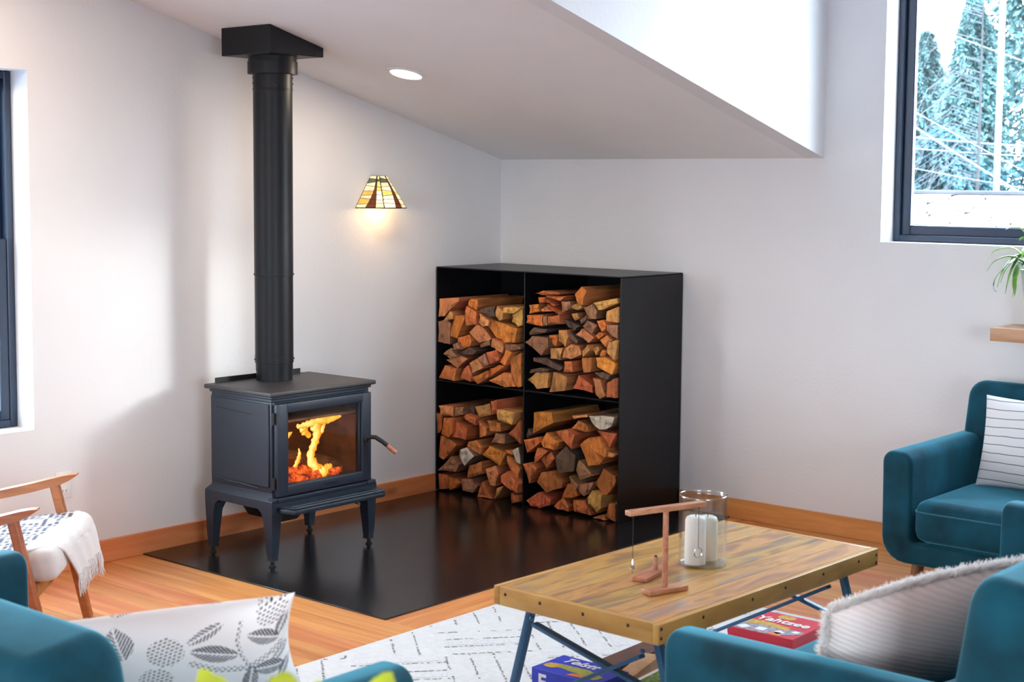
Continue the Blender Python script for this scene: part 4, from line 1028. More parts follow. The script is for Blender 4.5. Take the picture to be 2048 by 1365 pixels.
# blue box
t = card('game_box', 'blue game box with white letters on rug at the near end under table', 'box', (2.612, -2.615), 0.0, (0.262, 0.165, 0.083), 'paper_blue')
hz = 0.0832
patch(t, [(-0.12, -0.045), (-0.05, -0.03), (0.10, -0.06), (0.11, -0.02), (0.03, 0.01), (-0.10, 0.0)], hz, 'ink_olive')
patch(t, fillet([(-0.118, -0.05), (-0.07, -0.05), (-0.07, -0.005), (-0.118, -0.005)], 0.02), hz+0.0004, 'ink_gold')
patch(t, [(0.0, -0.075), (0.06, -0.065), (0.05, -0.045), (0.01, -0.05)], hz+0.0004, 'ink_orange')
text_obj('title_lettering', 'Telstt', 0.058, 'ink_white', t, Matrix.Translation((-0.03, 0.042, hz+0.0008)), 0.0004, 0.35, 0.001)
text_obj('title_lettering', 'E', 0.070, 'ink_white', t, basis((1, 0, 0), (0, 0, 1), (-0.088, -0.0840, 0.040)), 0.0004, 0.0, 0.002)
t = card('wooden_case', 'flat dark brown box lying behind the blue box under table', 'box', (2.575, -2.31), 0.03, (0.085, 0.40, 0.05), 'paper_brown')
t = card('card_box', 'slim tan cardboard box between the dark brown and leafy boxes', 'box', (2.672, -2.375), 0.25, (0.058, 0.25, 0.055), 'paper_tan')
t = card('puzzle_box', 'white box with a leafy green picture on lid under table', 'box', (2.88, -2.43), 0.08, (0.26, 0.24, 0.055), 'paper_white')
patch(t, [(-0.115, -0.09), (0.12, -0.09), (0.12, 0.11), (-0.115, 0.11)], 0.0552, 'ink_green')
t = card('card_box', 'small white box with an orange spot beyond the leafy box', 'box', (2.80, -2.13), 0.15, (0.17, 0.14, 0.045), 'paper_white')
patch(t, [(-0.04+0.02*math.cos(k*PI/8), -0.03+0.02*math.sin(k*PI/8)) for k in range(16)], 0.0452, 'ink_orange')

# ------------------------------------------------------------------ velvet seats (local: front on y = 0, facing -y, back towards +y)
def velvet_seat(name, label, cat, loc, rz, Wd, D=0.86, ha=0.61, hb=0.86, seats=1, floor_z=0.0):
    t = thing(name, label, cat, loc, rz)
    ta = 0.125; zb = 0.175; zr = 0.262; hw = Wd/2
    # arms and base rail in one U-shaped front
    U = [(-hw, ha), (-hw+0.006, zb), (hw-0.006, zb), (hw, ha), (hw-ta, ha), (hw-ta-0.006, zr), (-hw+ta+0.006, zr), (-hw+ta, ha)]
    rad = [0.045, 0.10, 0.10, 0.045, 0.045, 0.02, 0.02, 0.045]
    b = MB(); b.prism(fillet(U, rad, 5), 0.0, D-0.10, 'y', 0.018, 3, ang=50); b.build('arm_frame', 'velvet', t, True, 60)
    iw = (Wd-2*ta-0.02)
    for k in range(seats):
        w_ = iw/seats; x0 = -iw/2+k*w_
        b = MB(); b.box(x0+0.002, x0+w_-0.002, -0.012, D-0.26, zr+0.004, 0.435, 0.050, 6)
        cu = b.build('seat_cushion', 'velvet', t, True, 80)
        b = MB(); zz = 0.39
        b.tube([(x0+0.006, D-0.30, zz), (x0+0.004, 0.03, zz), (x0+0.018, -0.004, zz), (x0+0.05, -0.0125, zz), (x0+w_-0.05, -0.0125, zz), (x0+w_-0.018, -0.004, zz), (x0+w_-0.004, 0.03, zz), (x0+w_-0.006, D-0.30, zz)], 0.0035, 6)
        b.build('piping', 'velvet_seam', cu)
    # back: a thick slab with rounded corners, leaning
    P = fillet([(-hw+0.02, zb+0.03), (hw-0.02, zb+0.03), (hw-0.045, hb), (-hw+0.045, hb)], [0.03, 0.03, 0.075, 0.075], 6)
    b = MB(); b.prism(P, 0.0, 0.205, 'y', 0.045, 5, ang=50)
    lean = Matrix.Translation((0, D-0.275, zb)) @ Matrix.Rotation(math.radians(-8), 4, 'X') @ Matrix.Translation((0, 0, -zb))
    bk = b.build('backrest', 'velvet', t, True, 80, matrix=lean)
    Q = fillet([(-hw+0.055, zb+0.1), (hw-0.055, zb+0.1), (hw-0.075, hb-0.025), (-hw+0.075, hb-0.025)], [0.03, 0.03, 0.06, 0.06], 6)
    Q3 = [(x, 0.013, z) for x, z in Q]; i0 = max(range(len(Q)), key=lambda i: -Q[i][1]*10+Q[i][0]); Q3 = Q3[i0:]+Q3[:i0]
    b = MB(); b.tube(Q3, 0.004, 6); b.build('piping', 'velvet_seam', bk, matrix=lean)
    for sx_ in (-1, 1):
        for (y, dy) in ((0.09, -0.025), (D-0.17, 0.03)):
            b = MB(); x = sx_*(hw-0.13)
            b.tube([(x, y, zb+0.01), (x+sx_*0.028, y+dy, floor_z)], [0.026, 0.014], 14); b.build('leg', 'walnut', t)
    return t
velvet_seat('armchair', 'teal velvet armchair with a striped cushion in front of the back wall', 'armchair', (3.265, -0.945, 0.0), 0.0, 0.92, 0.86, 0.615, 0.845)
velvet_seat('sofa', 'teal velvet sofa with a fuzzy beige cushion beside the coffee table', 'sofa', (3.545, -2.475, 0.0), -PI/2, 2.07, 0.90, 0.605, 0.865, 2, 0.0108)
velvet_seat('loveseat', 'teal velvet loveseat seen from behind with the leaf print cushion', 'sofa', (2.47, -4.065, 0.0), PI, 1.64, 0.90, 0.60, 0.84, 2, 0.0)

# ------------------------------------------------------------------ cushions
def cushion_grid(w, h, th, nu, nv, corner=0.07, sag=0.0):
    """two faces of a pillow: returns V, F, UV; local x across, z up, y thickness, origin at the bottom middle"""
    u = np.linspace(-1, 1, nu); v = np.linspace(-1, 1, nv); Ug, Vg = np.meshgrid(u, v)
    X = w/2*Ug*(1-corner*(1-Vg**2)**1.0*np.abs(Ug)**3); Z = h/2*Vg*(1-corner*(1-Ug**2)*np.abs(Vg)**3)
    prof = ((1-np.abs(Ug)**2.4)*(1-np.abs(Vg)**2.4))**0.55
    Z = Z+sag*(Ug**2)*(Vg+1)*h/2
    V = np.concatenate([np.stack([X, -th/2*prof-0.001, Z], -1).reshape(-1, 3), np.stack([X, th/2*prof+0.001, Z], -1).reshape(-1, 3)])
    V[:, 2] += h/2
    idx = np.arange(nu*nv).reshape(nv, nu)
    a, b_, c_, d = idx[:-1, :-1], idx[:-1, 1:], idx[1:, 1:], idx[1:, :-1]
    F1 = np.stack([a, b_, c_, d], -1).reshape(-1, 4); F2 = np.stack([a, d, c_, b_], -1).reshape(-1, 4)+nu*nv
    rim = np.concatenate([idx[0, :], idx[1:, -1], idx[-1, -2::-1], idx[-2:0:-1, 0]])
    r2_ = np.roll(rim, -1); F3 = np.stack([r2_, rim, rim+nu*nv, r2_+nu*nv], -1)
    return V, np.concatenate([F1, F2, F3]), np.concatenate([np.stack([Ug, Vg], -1).reshape(-1, 2)]*2)

def place(o, loc, rz, tilt, roll=0.0):
    o.matrix_world = Matrix.Translation(loc) @ Matrix.Rotation(rz, 4, 'Z') @ Matrix.Rotation(tilt, 4, 'X') @ Matrix.Rotation(roll, 4, 'Y')

# leaf print cushion on the loveseat
def leaf_print(UV, w, h):
    x, y = UV[:, 0]*w/2, UV[:, 1]*h/2
    col = np.full((len(x), 3), (0.90, 0.89, 0.88)); ink = np.array((0.045, 0.045, 0.06)); grey = np.array((0.16, 0.16, 0.18))
    r_ = np.random.RandomState(3)
    def loc(cx, cy, a):
        dx, dy = x-cx, y-cy; c_, s_ = math.cos(a), math.sin(a)
        return dx*c_+dy*s_, -dx*s_+dy*c_
    def leaf(cx, cy, a, L, Wd, dark=True):
        p, q = loc(cx, cy, a); t_ = np.clip(p/L+0.5, 0, 1)
        wd = Wd*np.sin(PI*t_)**0.8
        ins = (np.abs(p) < L/2) & (np.abs(q) < wd)
        ph = (p*0.9+np.abs(q)*1.0)/0.0082
        stripe = (ph-np.floor(ph)) < (0.74 if dark else 0.55)
        half = q > 0
        rib = np.abs(q) < 0.0022
        m_ = ins & stripe & ~rib
        col[m_ & half] = ink; col[m_ & ~half] = grey if dark else ink
    def pod(cx, cy, R_):
        p, q = loc(cx, cy, 0.3); rr = np.hypot(p, q*1.12); ins = rr < R_
        row_ = np.floor(q/0.0075); s_ = p/0.0115+0.5*(row_ % 2)
        d = ((s_-np.floor(s_)) < 0.60) & ((q/0.0075-row_) < 0.45)
        col[ins & d] = ink
    def stem(pts, wd=0.013):
        for (a_, b_) in zip(pts, pts[1:]):
            an = math.atan2(b_[1]-a_[1], b_[0]-a_[0]); L = math.hypot(b_[0]-a_[0], b_[1]-a_[1])
            p, q = loc(a_[0], a_[1], an); ins = (p > 0) & (p < L) & (np.abs(q) < wd)
            row_ = np.floor(q/0.006); s_ = p/0.013+0.5*(row_ % 2)
            d = ((s_-np.floor(s_)) < 0.55) & ((q/0.006-row_) < 0.6)
            col[ins & d] = grey*0.8
    for (cx, cy, a, L, Wd, dk) in ((0.193, 0.131, -0.42, 0.088, 0.020, True), (0.082, 0.119, -0.30, 0.108, 0.022, True), (0.067, 0.171, 0.42, 0.095, 0.013, False), (-0.113, 0.165, -1.35, 0.075, 0.034, False),
                                   (0.196, 0.043, -0.25, 0.090, 0.021, True), (0.143, 0.025, 1.25, 0.085, 0.018, True), (0.228, 0.070, 0.55, 0.075, 0.012, False), (0.236, 0.145, 1.1, 0.06, 0.014, True), (0.236, 0.020, 0.7, 0.06, 0.015, True),
                                   (-0.19, 0.10, 0.5, 0.09, 0.020, True), (-0.20, 0.0, -0.4, 0.10, 0.022, True), (0.03, -0.02, 0.4, 0.10, 0.022, True), (0.17, -0.07, -0.5, 0.10, 0.022, True), (-0.08, -0.06, 0.2, 0.10, 0.022, True), (0.06, -0.13, -0.3, 0.10, 0.022, True), (-0.17, -0.13, 0.6, 0.10, 0.022, True), (0.19, -0.16, 0.5, 0.10, 0.02, False)):
        leaf(cx, cy, a, L, Wd, dk)
    stem([(0.150, 0.06), (0.136, 0.10), (0.131, 0.14), (0.145, 0.185)], 0.004); stem([(0.025, 0.105), (0.08, 0.075), (0.145, 0.062), (0.20, 0.080), (0.24, 0.098)], 0.008)
    stem([(-0.05, -0.11), (0.03, -0.08), (0.10, -0.09)], 0.008)
    for (cx, cy, R_) in ((-0.018, 0.139, 0.040), (-0.049, 0.068, 0.036), (0.212, 0.188, 0.036), (-0.12, 0.03, 0.035), (0.10, -0.04, 0.032), (-0.13, -0.17, 0.035), (0.0, -0.17, 0.03)): pod(cx, cy, R_)
    return col
V, F, UVc = cushion_grid(0.52, 0.41, 0.15, 330, 270, 0.15)
me = np_mesh('leaf_print_cushion', V, F, leaf_print(UVc, 0.52, 0.41))
MT['print'] = attr_mat('leaf_print_cotton', 0.9, 0.2, 0.15, 900)
o = mesh_obj('leaf_print_cushion', me, 'print', None, True, 60)
tag(o, 'white cushion printed with grey leaves and seed pods on the teal loveseat', 'cushion')
place(o, (2.872, -4.312, 0.428), math.radians(48), math.radians(33), math.radians(-8))

# striped cushion on the armchair
def striped():
    m, nt, b = newmat('pinstripe_linen')
    co = N(nt, 'ShaderNodeTexCoord'); sz = N(nt, 'ShaderNodeSeparateXYZ'); nt.links.new(co.outputs['Object'], sz.inputs[0])
    no = N(nt, 'ShaderNodeTexNoise'); no.inputs['Scale'].default_value = 5; nt.links.new(co.outputs['Object'], no.inputs['Vector'])
    ad = N(nt, 'ShaderNodeMath', operation='MULTIPLY_ADD'); ad.inputs[1].default_value = 0.02; nt.links.new(no.outputs['Fac'], ad.inputs[0]); nt.links.new(sz.outputs['Z'], ad.inputs[2])
    mu = N(nt, 'ShaderNodeMath', operation='MULTIPLY'); mu.inputs[1].default_value = 1/0.036; nt.links.new(ad.outputs[0], mu.inputs[0])
    fr = N(nt, 'ShaderNodeMath', operation='FRACT'); nt.links.new(mu.outputs[0], fr.inputs[0])
    lt = N(nt, 'ShaderNodeMath', operation='LESS_THAN'); lt.inputs[1].default_value = 0.10; nt.links.new(fr.outputs[0], lt.inputs[0])
    mx = N(nt, 'ShaderNodeMixRGB'); mx.inputs[1].default_value = (0.82, 0.82, 0.83, 1); mx.inputs[2].default_value = (0.22, 0.22, 0.25, 1)
    nt.links.new(lt.outputs[0], mx.inputs[0]); nt.links.new(mx.outputs[0], b.inputs['Base Color']); b.inputs['Roughness'].default_value = 0.9
    return m
V, F, _ = cushion_grid(0.46, 0.37, 0.13, 60, 50, 0.05)
o = mesh_obj('striped_cushion', np_mesh('striped_cushion', V, F), striped(), None, True, 60)
tag(o, 'white cushion with thin dark stripes leaning on the back of teal armchair', 'cushion')
place(o, (3.235, -0.505, 0.434), 0.03, math.radians(-11), math.radians(1))

# fuzzy cushion on the sofa
def ribbed():
    m, nt, b = newmat('beige_rib_knit')
    co = N(nt, 'ShaderNodeTexCoord'); wv = N(nt, 'ShaderNodeTexWave'); wv.inputs['Scale'].default_value = 26; wv.inputs['Distortion'].default_value = 2.0; wv.inputs['Detail'].default_value = 2
    mp = N(nt, 'ShaderNodeMapping'); mp.inputs['Rotation'].default_value = (0, math.radians(70), 0)
    nt.links.new(co.outputs['Object'], mp.inputs['Vector']); nt.links.new(mp.outputs[0], wv.inputs['Vector'])
    rp_ = N(nt, 'ShaderNodeValToRGB'); rp_.color_ramp.elements[0].color = (0.74, 0.65, 0.62, 1); rp_.color_ramp.elements[1].color = (0.82, 0.74, 0.71, 1)
    nt.links.new(wv.outputs['Fac'], rp_.inputs[0]); nt.links.new(rp_.outputs[0], b.inputs['Base Color']); b.inputs['Roughness'].default_value = 0.95
    bp = N(nt, 'ShaderNodeBump'); bp.inputs['Strength'].default_value = 0.16; bp.inputs['Distance'].default_value = 0.01
    nt.links.new(wv.outputs['Fac'], bp.inputs['Height']); nt.links.new(bp.outputs[0], b.inputs['Normal'])
    return m
FW_, FH_ = 0.64, 0.33
fz = thing('fuzzy_cushion', 'long beige ribbed cushion with a fluffy white edge on teal sofa', 'cushion', (0, 0, 0))
V, F, _ = cushion_grid(FW_, FH_, 0.16, 70, 40, 0.07, -0.10)
mesh_obj('cover', np_mesh('fuzzy_cover', V, F), ribbed(), fz, True, 60)
r4 = random.Random(2); V, F = [], []
def tuft(p, d, L, w):
    i = len(V); p, d = Vector(p), Vector(d).normalized(); s_ = Vector((r4.uniform(-1, 1), r4.uniform(-1, 1), r4.uniform(-1, 1))).cross(d).normalized()*w
    b_ = p+d*L*0.55+Vector((r4.uniform(-.3, .3)*L, r4.uniform(-.3, .3)*L, 0))
    V.extend([tuple(p-s_), tuple(p+s_), tuple(b_+s_*0.8), tuple(b_-s_*0.8)]); F.append((i, i+1, i+2, i+3))
    V.extend([tuple(p+d*L+s_*0.2), tuple(p+d*L-s_*0.2)]); F.append((i+3, i+2, i+4, i+5))
for k in range(6500):
    e = r4.random()
    if e < 0.62:
        u = r4.uniform(-1, 1); x, z = FW_/2*u, FH_*(1-0.035*(1-u*u))-0.10*u*u*FH_; d = (r4.uniform(-.5, .5), r4.uniform(-.8, .8), 1)
    else:
        s_ = -1 if e < 0.81 else 1; v = r4.uniform(0.05, 1); x, z = s_*FW_/2*(1-0.05*(1-(2*v-1)**2)), FH_*v-0.10*FH_*v; d = (s_, r4.uniform(-.8, .8), r4.uniform(-.3, .6))
    tuft((x*0.995, r4.uniform(-0.006, 0.006), z-0.004), d, r4.uniform(0.012, 0.026), 0.0012)
stuff(mesh_obj('fluffy_edge', np_mesh('fluffy_edge', V, F), 'fur', fz, False))
place(fz, (3.93, -3.02, 0.436), math.radians(70), math.radians(20), math.radians(-4))
# ------------------------------------------------------------------ wooden armchair (local: faces +x, origin between the front feet)
CA = math.radians(44.4)
HW = 0.305
foot = Vector((0.678, -3.144, 0)); lat = Vector((math.sin(CA), -math.cos(CA), 0))
org = foot+lat*HW
wc = thing('wooden_armchair', 'cream mid-century armchair with slanted wooden arms by the tall window', 'armchair', tuple(org), CA)
for s_ in (1, -1):
    y = s_*HW
    b = MB(); b.bar((0.002, y, 0.0), (-0.115, y, 0.515), 0.030, 0.052, 0.006, up=(0, 1, 0)); b.build('leg', 'teak', wc, True, 50)
    b = MB(); b.bar((-0.66, y*0.97, 0.0), (-0.56, y, 0.40), 0.030, 0.050, 0.006, up=(0, 1, 0)); b.build('leg', 'teak', wc, True, 50)
    # arm: a flat rail that lifts and tapers at its front tip
    rings = []
    for (x, z, w, h) in ((-0.66, 0.392, 0.040, 0.026), (-0.45, 0.448, 0.052, 0.030), (-0.20, 0.502, 0.060, 0.032), (-0.09, 0.530, 0.060, 0.030), (-0.055, 0.541, 0.056, 0.020), (-0.030, 0.550, 0.050, 0.005)):
        rings.append([(x, y-w/2, z-h/2), (x, y+w/2, z-h/2), (x, y+w/2*0.8, z+h/2), (x, y-w/2*0.8, z+h/2)])
    b = MB(); b.loft(rings); a_ = b.build('armrest', 'teak', wc, True, 30)
    b = MB(); b.bar((-0.60, y*0.93, 0.245), (-0.06, y*0.93, 0.285), 0.024, 0.055, 0.004); b.build('side_rail', 'teak', wc, True, 40)
b = MB(); b.bar((-0.055, -HW+0.03, 0.262), (-0.055, HW-0.03, 0.262), 0.024, 0.050, 0.004); b.build('front_rail', 'teak', wc, True, 40)
b = MB(); b.bar((-0.58, -HW+0.03, 0.225), (-0.58, HW-0.03, 0.225), 0.024, 0.050, 0.004); b.build('rear_rail', 'teak', wc, True, 40)
tl = Matrix.Translation((0, 0, 0.288)) @ Matrix.Rotation(math.radians(-5), 4, 'Y')
b = MB(); b.box(-0.60, 0.025, -HW+0.035, HW-0.008, 0.0, 0.115, 0.038, 5); b.build('seat_cushion', 'cream', wc, True, 80, matrix=tl)
bl = Matrix.Translation((-0.56, 0, 0.36)) @ Matrix.Rotation(math.radians(-16), 4, 'Y')
b = MB(); b.box(-0.09, 0.02, -HW+0.035, HW-0.035, 0.0, 0.48, 0.035, 5); b.build('back_cushion', 'cream', wc, True, 80, matrix=bl)

# throw blanket draped over the seat and its front corner
NUv, NVv = 90, 130
Lm = 0.46
def drape(u, v):
    """u 0..1 from the near side to the far side, v metres from the back of the seat towards the front and down"""
    yn = -HW+0.038 + 0.80*max(0.0, v-0.42); yf = HW+0.022
    y = -yn+(-yf+yn)*u
    y = yn+(yf-yn)*u
    x0 = -0.50
    R_ = 0.045; xf = 0.0365; topz = 0.118
    flat = (xf-R_)-x0
    if v < flat: x, z = x0+v, topz
    elif v < flat+R_*PI/2:
        a = (v-flat)/R_; x, z = xf-R_+R_*math.sin(a), topz-R_+R_*math.cos(a)
    else:
        d = v-flat-R_*PI/2; x, z = xf+0.018*math.sin(d*12)*0.6+0.006*math.sin(u*23), topz-R_-d
    over = max(0.0, y-(HW-0.012))
    z -= over*1.2
    z += 0.003*math.sin(u*31+v*9)+0.004*math.sin(u*9-v*15)
    if v < flat: z += 0.004
    p = tl @ Vector((x, y, z)); return p
VM = 0.665
r5 = np.random.RandomState(7)
V = []; C3 = []
for j in range(NVv):
    v = VM*j/(NVv-1)
    for i in range(NUv):
        u = i/(NUv-1); V.append(tuple(drape(u, v)))
V = np.array(V); U2, V2_ = np.meshgrid(np.linspace(0, 1, NUv), np.linspace(0, VM, NVv)); U2 = U2.ravel(); V2_ = V2_.ravel()
col = np.full((len(V), 3), (0.86, 0.84, 0.83))
edge = 0.405+0.070*U2+0.010*np.sin(U2*9)
row_ = np.floor(V2_/0.024); ph = U2*0.60/0.030+0.5*(row_ % 2)+0.35*np.sin(row_*1.7)
cell = np.floor(ph); hsh = np.abs(np.sin(cell*12.9898+row_*78.233)*43758.5453) % 1.0
dash = ((ph-cell) < 0.55+0.45*hsh) & ((V2_/0.024-row_) < 0.66) & (hsh > 0.06)
nav = np.array((0.028, 0.032, 0.075)); pat = (V2_ < edge) & dash
col[pat] = nav*(0.7+0.9*hsh[pat])[:, None]
grey_ = (V2_ < edge) & ~dash & (hsh > 0.7); col[grey_] = (0.55, 0.56, 0.62)
idx = np.arange(NUv*NVv).reshape(NVv, NUv)
F = np.stack([idx[:-1, :-1], idx[:-1, 1:], idx[1:, 1:], idx[1:, :-1]], -1).reshape(-1, 4)
tb = thing('throw_blanket', 'white fringed throw with navy woven dashes over the wooden armchair seat', 'blanket', tuple(org), CA)
MT['throw'] = attr_mat('woven_throw', 0.95, 0.4, 0.5, 350)
o = mesh_obj('woven_cloth', np_mesh('woven_cloth', V, F, col), 'throw', tb, True, 180)
md = o.modifiers.new('thickness', 'SOLIDIFY'); md.thickness = 0.007; md.offset = 1.0
r6 = random.Random(3); b = MB()
for k in range(120):
    u = r6.random(); p = drape(u, VM-0.002); L = r6.uniform(0.05, 0.085); sw = r6.uniform(-0.025, 0.025)
    b.tube([p, p+Vector((r6.uniform(-.004, .008), sw*0.4, -L*0.5)), p+Vector((r6.uniform(-.006, .012), sw, -L))], [0.0032, 0.0026, 0.0010], 5)
for k in range(70):
    v = r6.uniform(0.40, VM); p = drape(1.0, v); L = r6.uniform(0.02, 0.05)
    b.tube([p, p+Vector((r6.uniform(-.006, .006), 0.006, -L))], [0.003, 0.001], 5)
stuff(b.build('fringe', 'white_wool', tb))

# ------------------------------------------------------------------ floating shelf and spider plant
b = MB((2.93, -0.12, 1.03)); b.box(2.93, 4.35, -0.245, -0.0005, 1.002, 1.057, 0.003, 2)
o = b.build('floating_shelf', 'shelf'); o.location = (2.93, -0.12, 1.03)
tag(o, 'thick oak floating shelf on the back wall under the high window', 'shelf')
PX, PY = 3.108, -0.13
sp_ = thing('spider_plant', 'spider plant with arching striped leaves in a white pot on oak shelf', 'plant', (PX, PY, 1.0575))
b = MB(); b.lathe([(0.062, 0.0), (0.066, 0.004), (0.094, 0.235), (0.097, 0.245), (0.090, 0.246), (0.084, 0.225)], (0, 0, 0), 32, 0, False)
b.lathe([(0.0005, 0.001), (0.062, 0.001)], (0, 0, 0), 32, 0, False); b.build('pot', 'pot', sp_)
b = MB(); b.lathe([(0.084, 0.224), (0.0005, 0.228)], (0, 0, 0), 24, 0, False); b.build('soil', 'soil', sp_)
def blade(parent, pts, w, mt, name='leaf', seg=14, up=(0, 0, 1), fold=0.25):
    P = [np.array(p, float) for p in pts]; n = len(P); Q = []
    for i in range(n-1):
        p0, p1, p2, p3 = P[max(i-1, 0)], P[i], P[i+1], P[min(i+2, n-1)]
        m_ = max(3, seg//(n-1))
        for k in range(m_):
            t = k/m_; Q.append(0.5*((2*p1)+(-p0+p2)*t+(2*p0-5*p1+4*p2-p3)*t*t+(-p0+3*p1-3*p2+p3)*t**3))
    Q.append(P[-1]); rings = []
    for i, q in enumerate(Q):
        f = i/(len(Q)-1); d = Vector(Q[min(i+1, len(Q)-1)]-Q[max(i-1, 0)]).normalized()
        s_ = d.cross(Vector(up)); s_ = s_.normalized() if s_.length > 1e-3 else Vector((1, 0, 0)); nn = s_.cross(d)
        ww = w*(0.35+0.65*math.sin(PI*min(1, 0.18+f*0.82)))*(1-f**5); ww = max(ww, 0.0006)
        q = Vector(q); rings.append([tuple(q-s_*ww+nn*ww*fold), tuple(q-nn*0.0008), tuple(q+s_*ww+nn*ww*fold), tuple(q+nn*0.0012)])
    b = MB(); b.loft(rings); return b.build(name, mt, parent, True, 60)
LV = [((-0.22, -0.07, 0.285), 0.10, 'leaf_pale'), ((-0.215, -0.08, 0.235), 0.03, 'leaf'), ((-0.16, -0.10, 0.17), 0.06, 'leaf'), ((-0.12, -0.11, 0.145), 0.07, 'leaf'), ((-0.145, -0.07, 0.41), 0.12, 'leaf_pale'),
      ((-0.10, -0.08, 0.13), 0.05, 'leaf'), ((-0.02, -0.20, 0.30), 0.10, 'leaf'), ((0.16, -0.10, 0.22), 0.09, 'leaf'), ((0.22, 0.02, 0.30), 0.12, 'leaf'), ((0.12, 0.08, 0.42), 0.13, 'leaf_pale'), ((0.05, -0.16, 0.16), 0.08, 'leaf'),
      ((-0.13, 0.04, 0.36), 0.09, 'leaf'), ((0.18, -0.14, 0.38), 0.12, 'leaf')]
for k, (tip, hgt, mt) in enumerate(LV):
    t_ = Vector(tip); a = t_*0.12; s0 = (a.x, a.y, 0.228); mid = (t_.x*0.52, t_.y*0.52, max(0.285, tip[2]*0.5+0.15)+hgt*0.35); m2 = (t_.x*0.85, t_.y*0.85, (mid[2]+tip[2])/2+0.015)
    blade(sp_, [s0, mid, m2, tip], 0.019, mt)
# drooping tips
blade(sp_, [(-0.02, -0.01, 0.228), (-0.065, -0.05, 0.275), (-0.088, -0.08, 0.22), (-0.090, -0.085, 0.135)], 0.026, 'leaf')
blade(sp_, [(-0.02, -0.03, 0.228), (-0.10, -0.06, 0.28), (-0.165, -0.09, 0.22), (-0.180, -0.09, 0.165), (-0.165, -0.09, 0.15)], 0.005, 'leaf')
blade(sp_, [(-0.02, -0.03, 0.228), (-0.09, -0.05, 0.285), (-0.130, -0.08, 0.25), (-0.150, -0.09, 0.19)], 0.026, 'leaf')

# lime-leaved plant on a small stand, only its tips reach into view
PT = (4.33, -5.33)
pt = thing('plant_stand', 'slim wooden stand behind the loveseat', 'stand', (PT[0], PT[1], 0.0))
b = MB(); b.lathe([(0.14, 0.70), (0.15, 0.705), (0.15, 0.725), (0.145, 0.73)], (0, 0, 0), 32); b.build('top', 'walnut', pt)
for k in range(3):
    a = k*2*PI/3; b = MB(); b.tube([(0.09*math.cos(a), 0.09*math.sin(a), 0.705), (0.16*math.cos(a), 0.16*math.sin(a), 0)], [0.016, 0.011], 10); b.build('leg', 'walnut', pt)
ll = thing('potted_plant', 'broad lime green leaf tips of a potted plant at the bottom edge', 'plant', (PT[0], PT[1], 0.7305))
b = MB(); b.lathe([(0.06, 0.0), (0.085, 0.13), (0.088, 0.14), (0.080, 0.14), (0.076, 0.125)], (0, 0, 0), 28, 0, False); b.lathe([(0.0005, 0.001), (0.06, 0.001)], (0, 0, 0), 28, 0, False); b.build('pot', 'pot', ll)
b = MB(); b.lathe([(0.076, 0.124), (0.0005, 0.127)], (0, 0, 0), 20, 0, False); b.build('soil', 'soil', ll)
def wl(*p): return tuple(Vector(p)-Vector((PT[0], PT[1], 0.7305)))
for (tx, ty, tz, w_) in LIME:
    dx, dy = tx-PT[0], ty-PT[1]
    blade(ll, [(dx*0.1, dy*0.1, 0.125), (dx*0.55, dy*0.55, 0.235), (dx*0.88, dy*0.88, tz-0.7305-0.022), (dx, dy, tz-0.7305)], w_, 'lime', up=(0.65, -0.76, 0.25), fold=0.1)

# ------------------------------------------------------------------ outside: ground, a roof, trees, a pole and wires
b = MB(); b.box(-60, 60, -60, 80, -1.3, -1.0); gd = struct(b.build('ground', 'ground'))
hs_ = thing('neighbour_house', 'neighbouring house with a pale shingled roof seen through the high window', 'house', (-4.0, 15.0, -1.0))
HO = (-4.0, 15.0, -1.0)
EZ, RZ_, EY, RY_ = 0.55, 1.512, 8.5, 15.0
b = MB(HO); b.box(-11.5, 3.5, 9.3, 20.8, -1.0, 0.5); b.build('walls', 'shingle', hs_, False)
b = MB(HO); b.prism([(EY, EZ), (RY_, RZ_), (21.5, EZ), (21.5, EZ-0.12), (RY_, RZ_-0.12), (EY, EZ-0.12)], -12.0, 4.0, 'x'); rf = b.build('roof', 'shingle', hs_, False)
b = MB(HO); b.tube([(-12, RY_, RZ_+0.02), (4, RY_, RZ_+0.02)], 0.05, 8); b.build('ridge_cap', 'bark', hs_)
r7 = random.Random(6); b = MB(HO); nrow = 26
for k in range(nrow):
    y0 = EY+(RY_-EY)*k/nrow; y1 = EY+(RY_-EY)*(k+1)/nrow+0.03; z0 = EZ+(RZ_-EZ)*k/nrow; z1 = EZ+(RZ_-EZ)*(k+1)/nrow
    x = -11.9
    while x < 3.9:
        w_ = r7.uniform(0.35, 0.9); th = r7.uniform(0.012, 0.045)
        i = b.bm
        P = [i.verts.new(Vector(p)) for p in ((x+.01, y0, z0+th), (x+w_-.01, y0, z0+th), (x+w_-.01, y1, z1+0.008), (x+.01, y1, z1+0.008), (x+.01, y0, z0), (x+w_-.01, y0, z0))]
        i.faces.new(P[:4]); i.faces.new((P[4], P[5], P[1], P[0])); x += w_
stuff(b.build('shingles', 'shingle', hs_, False))

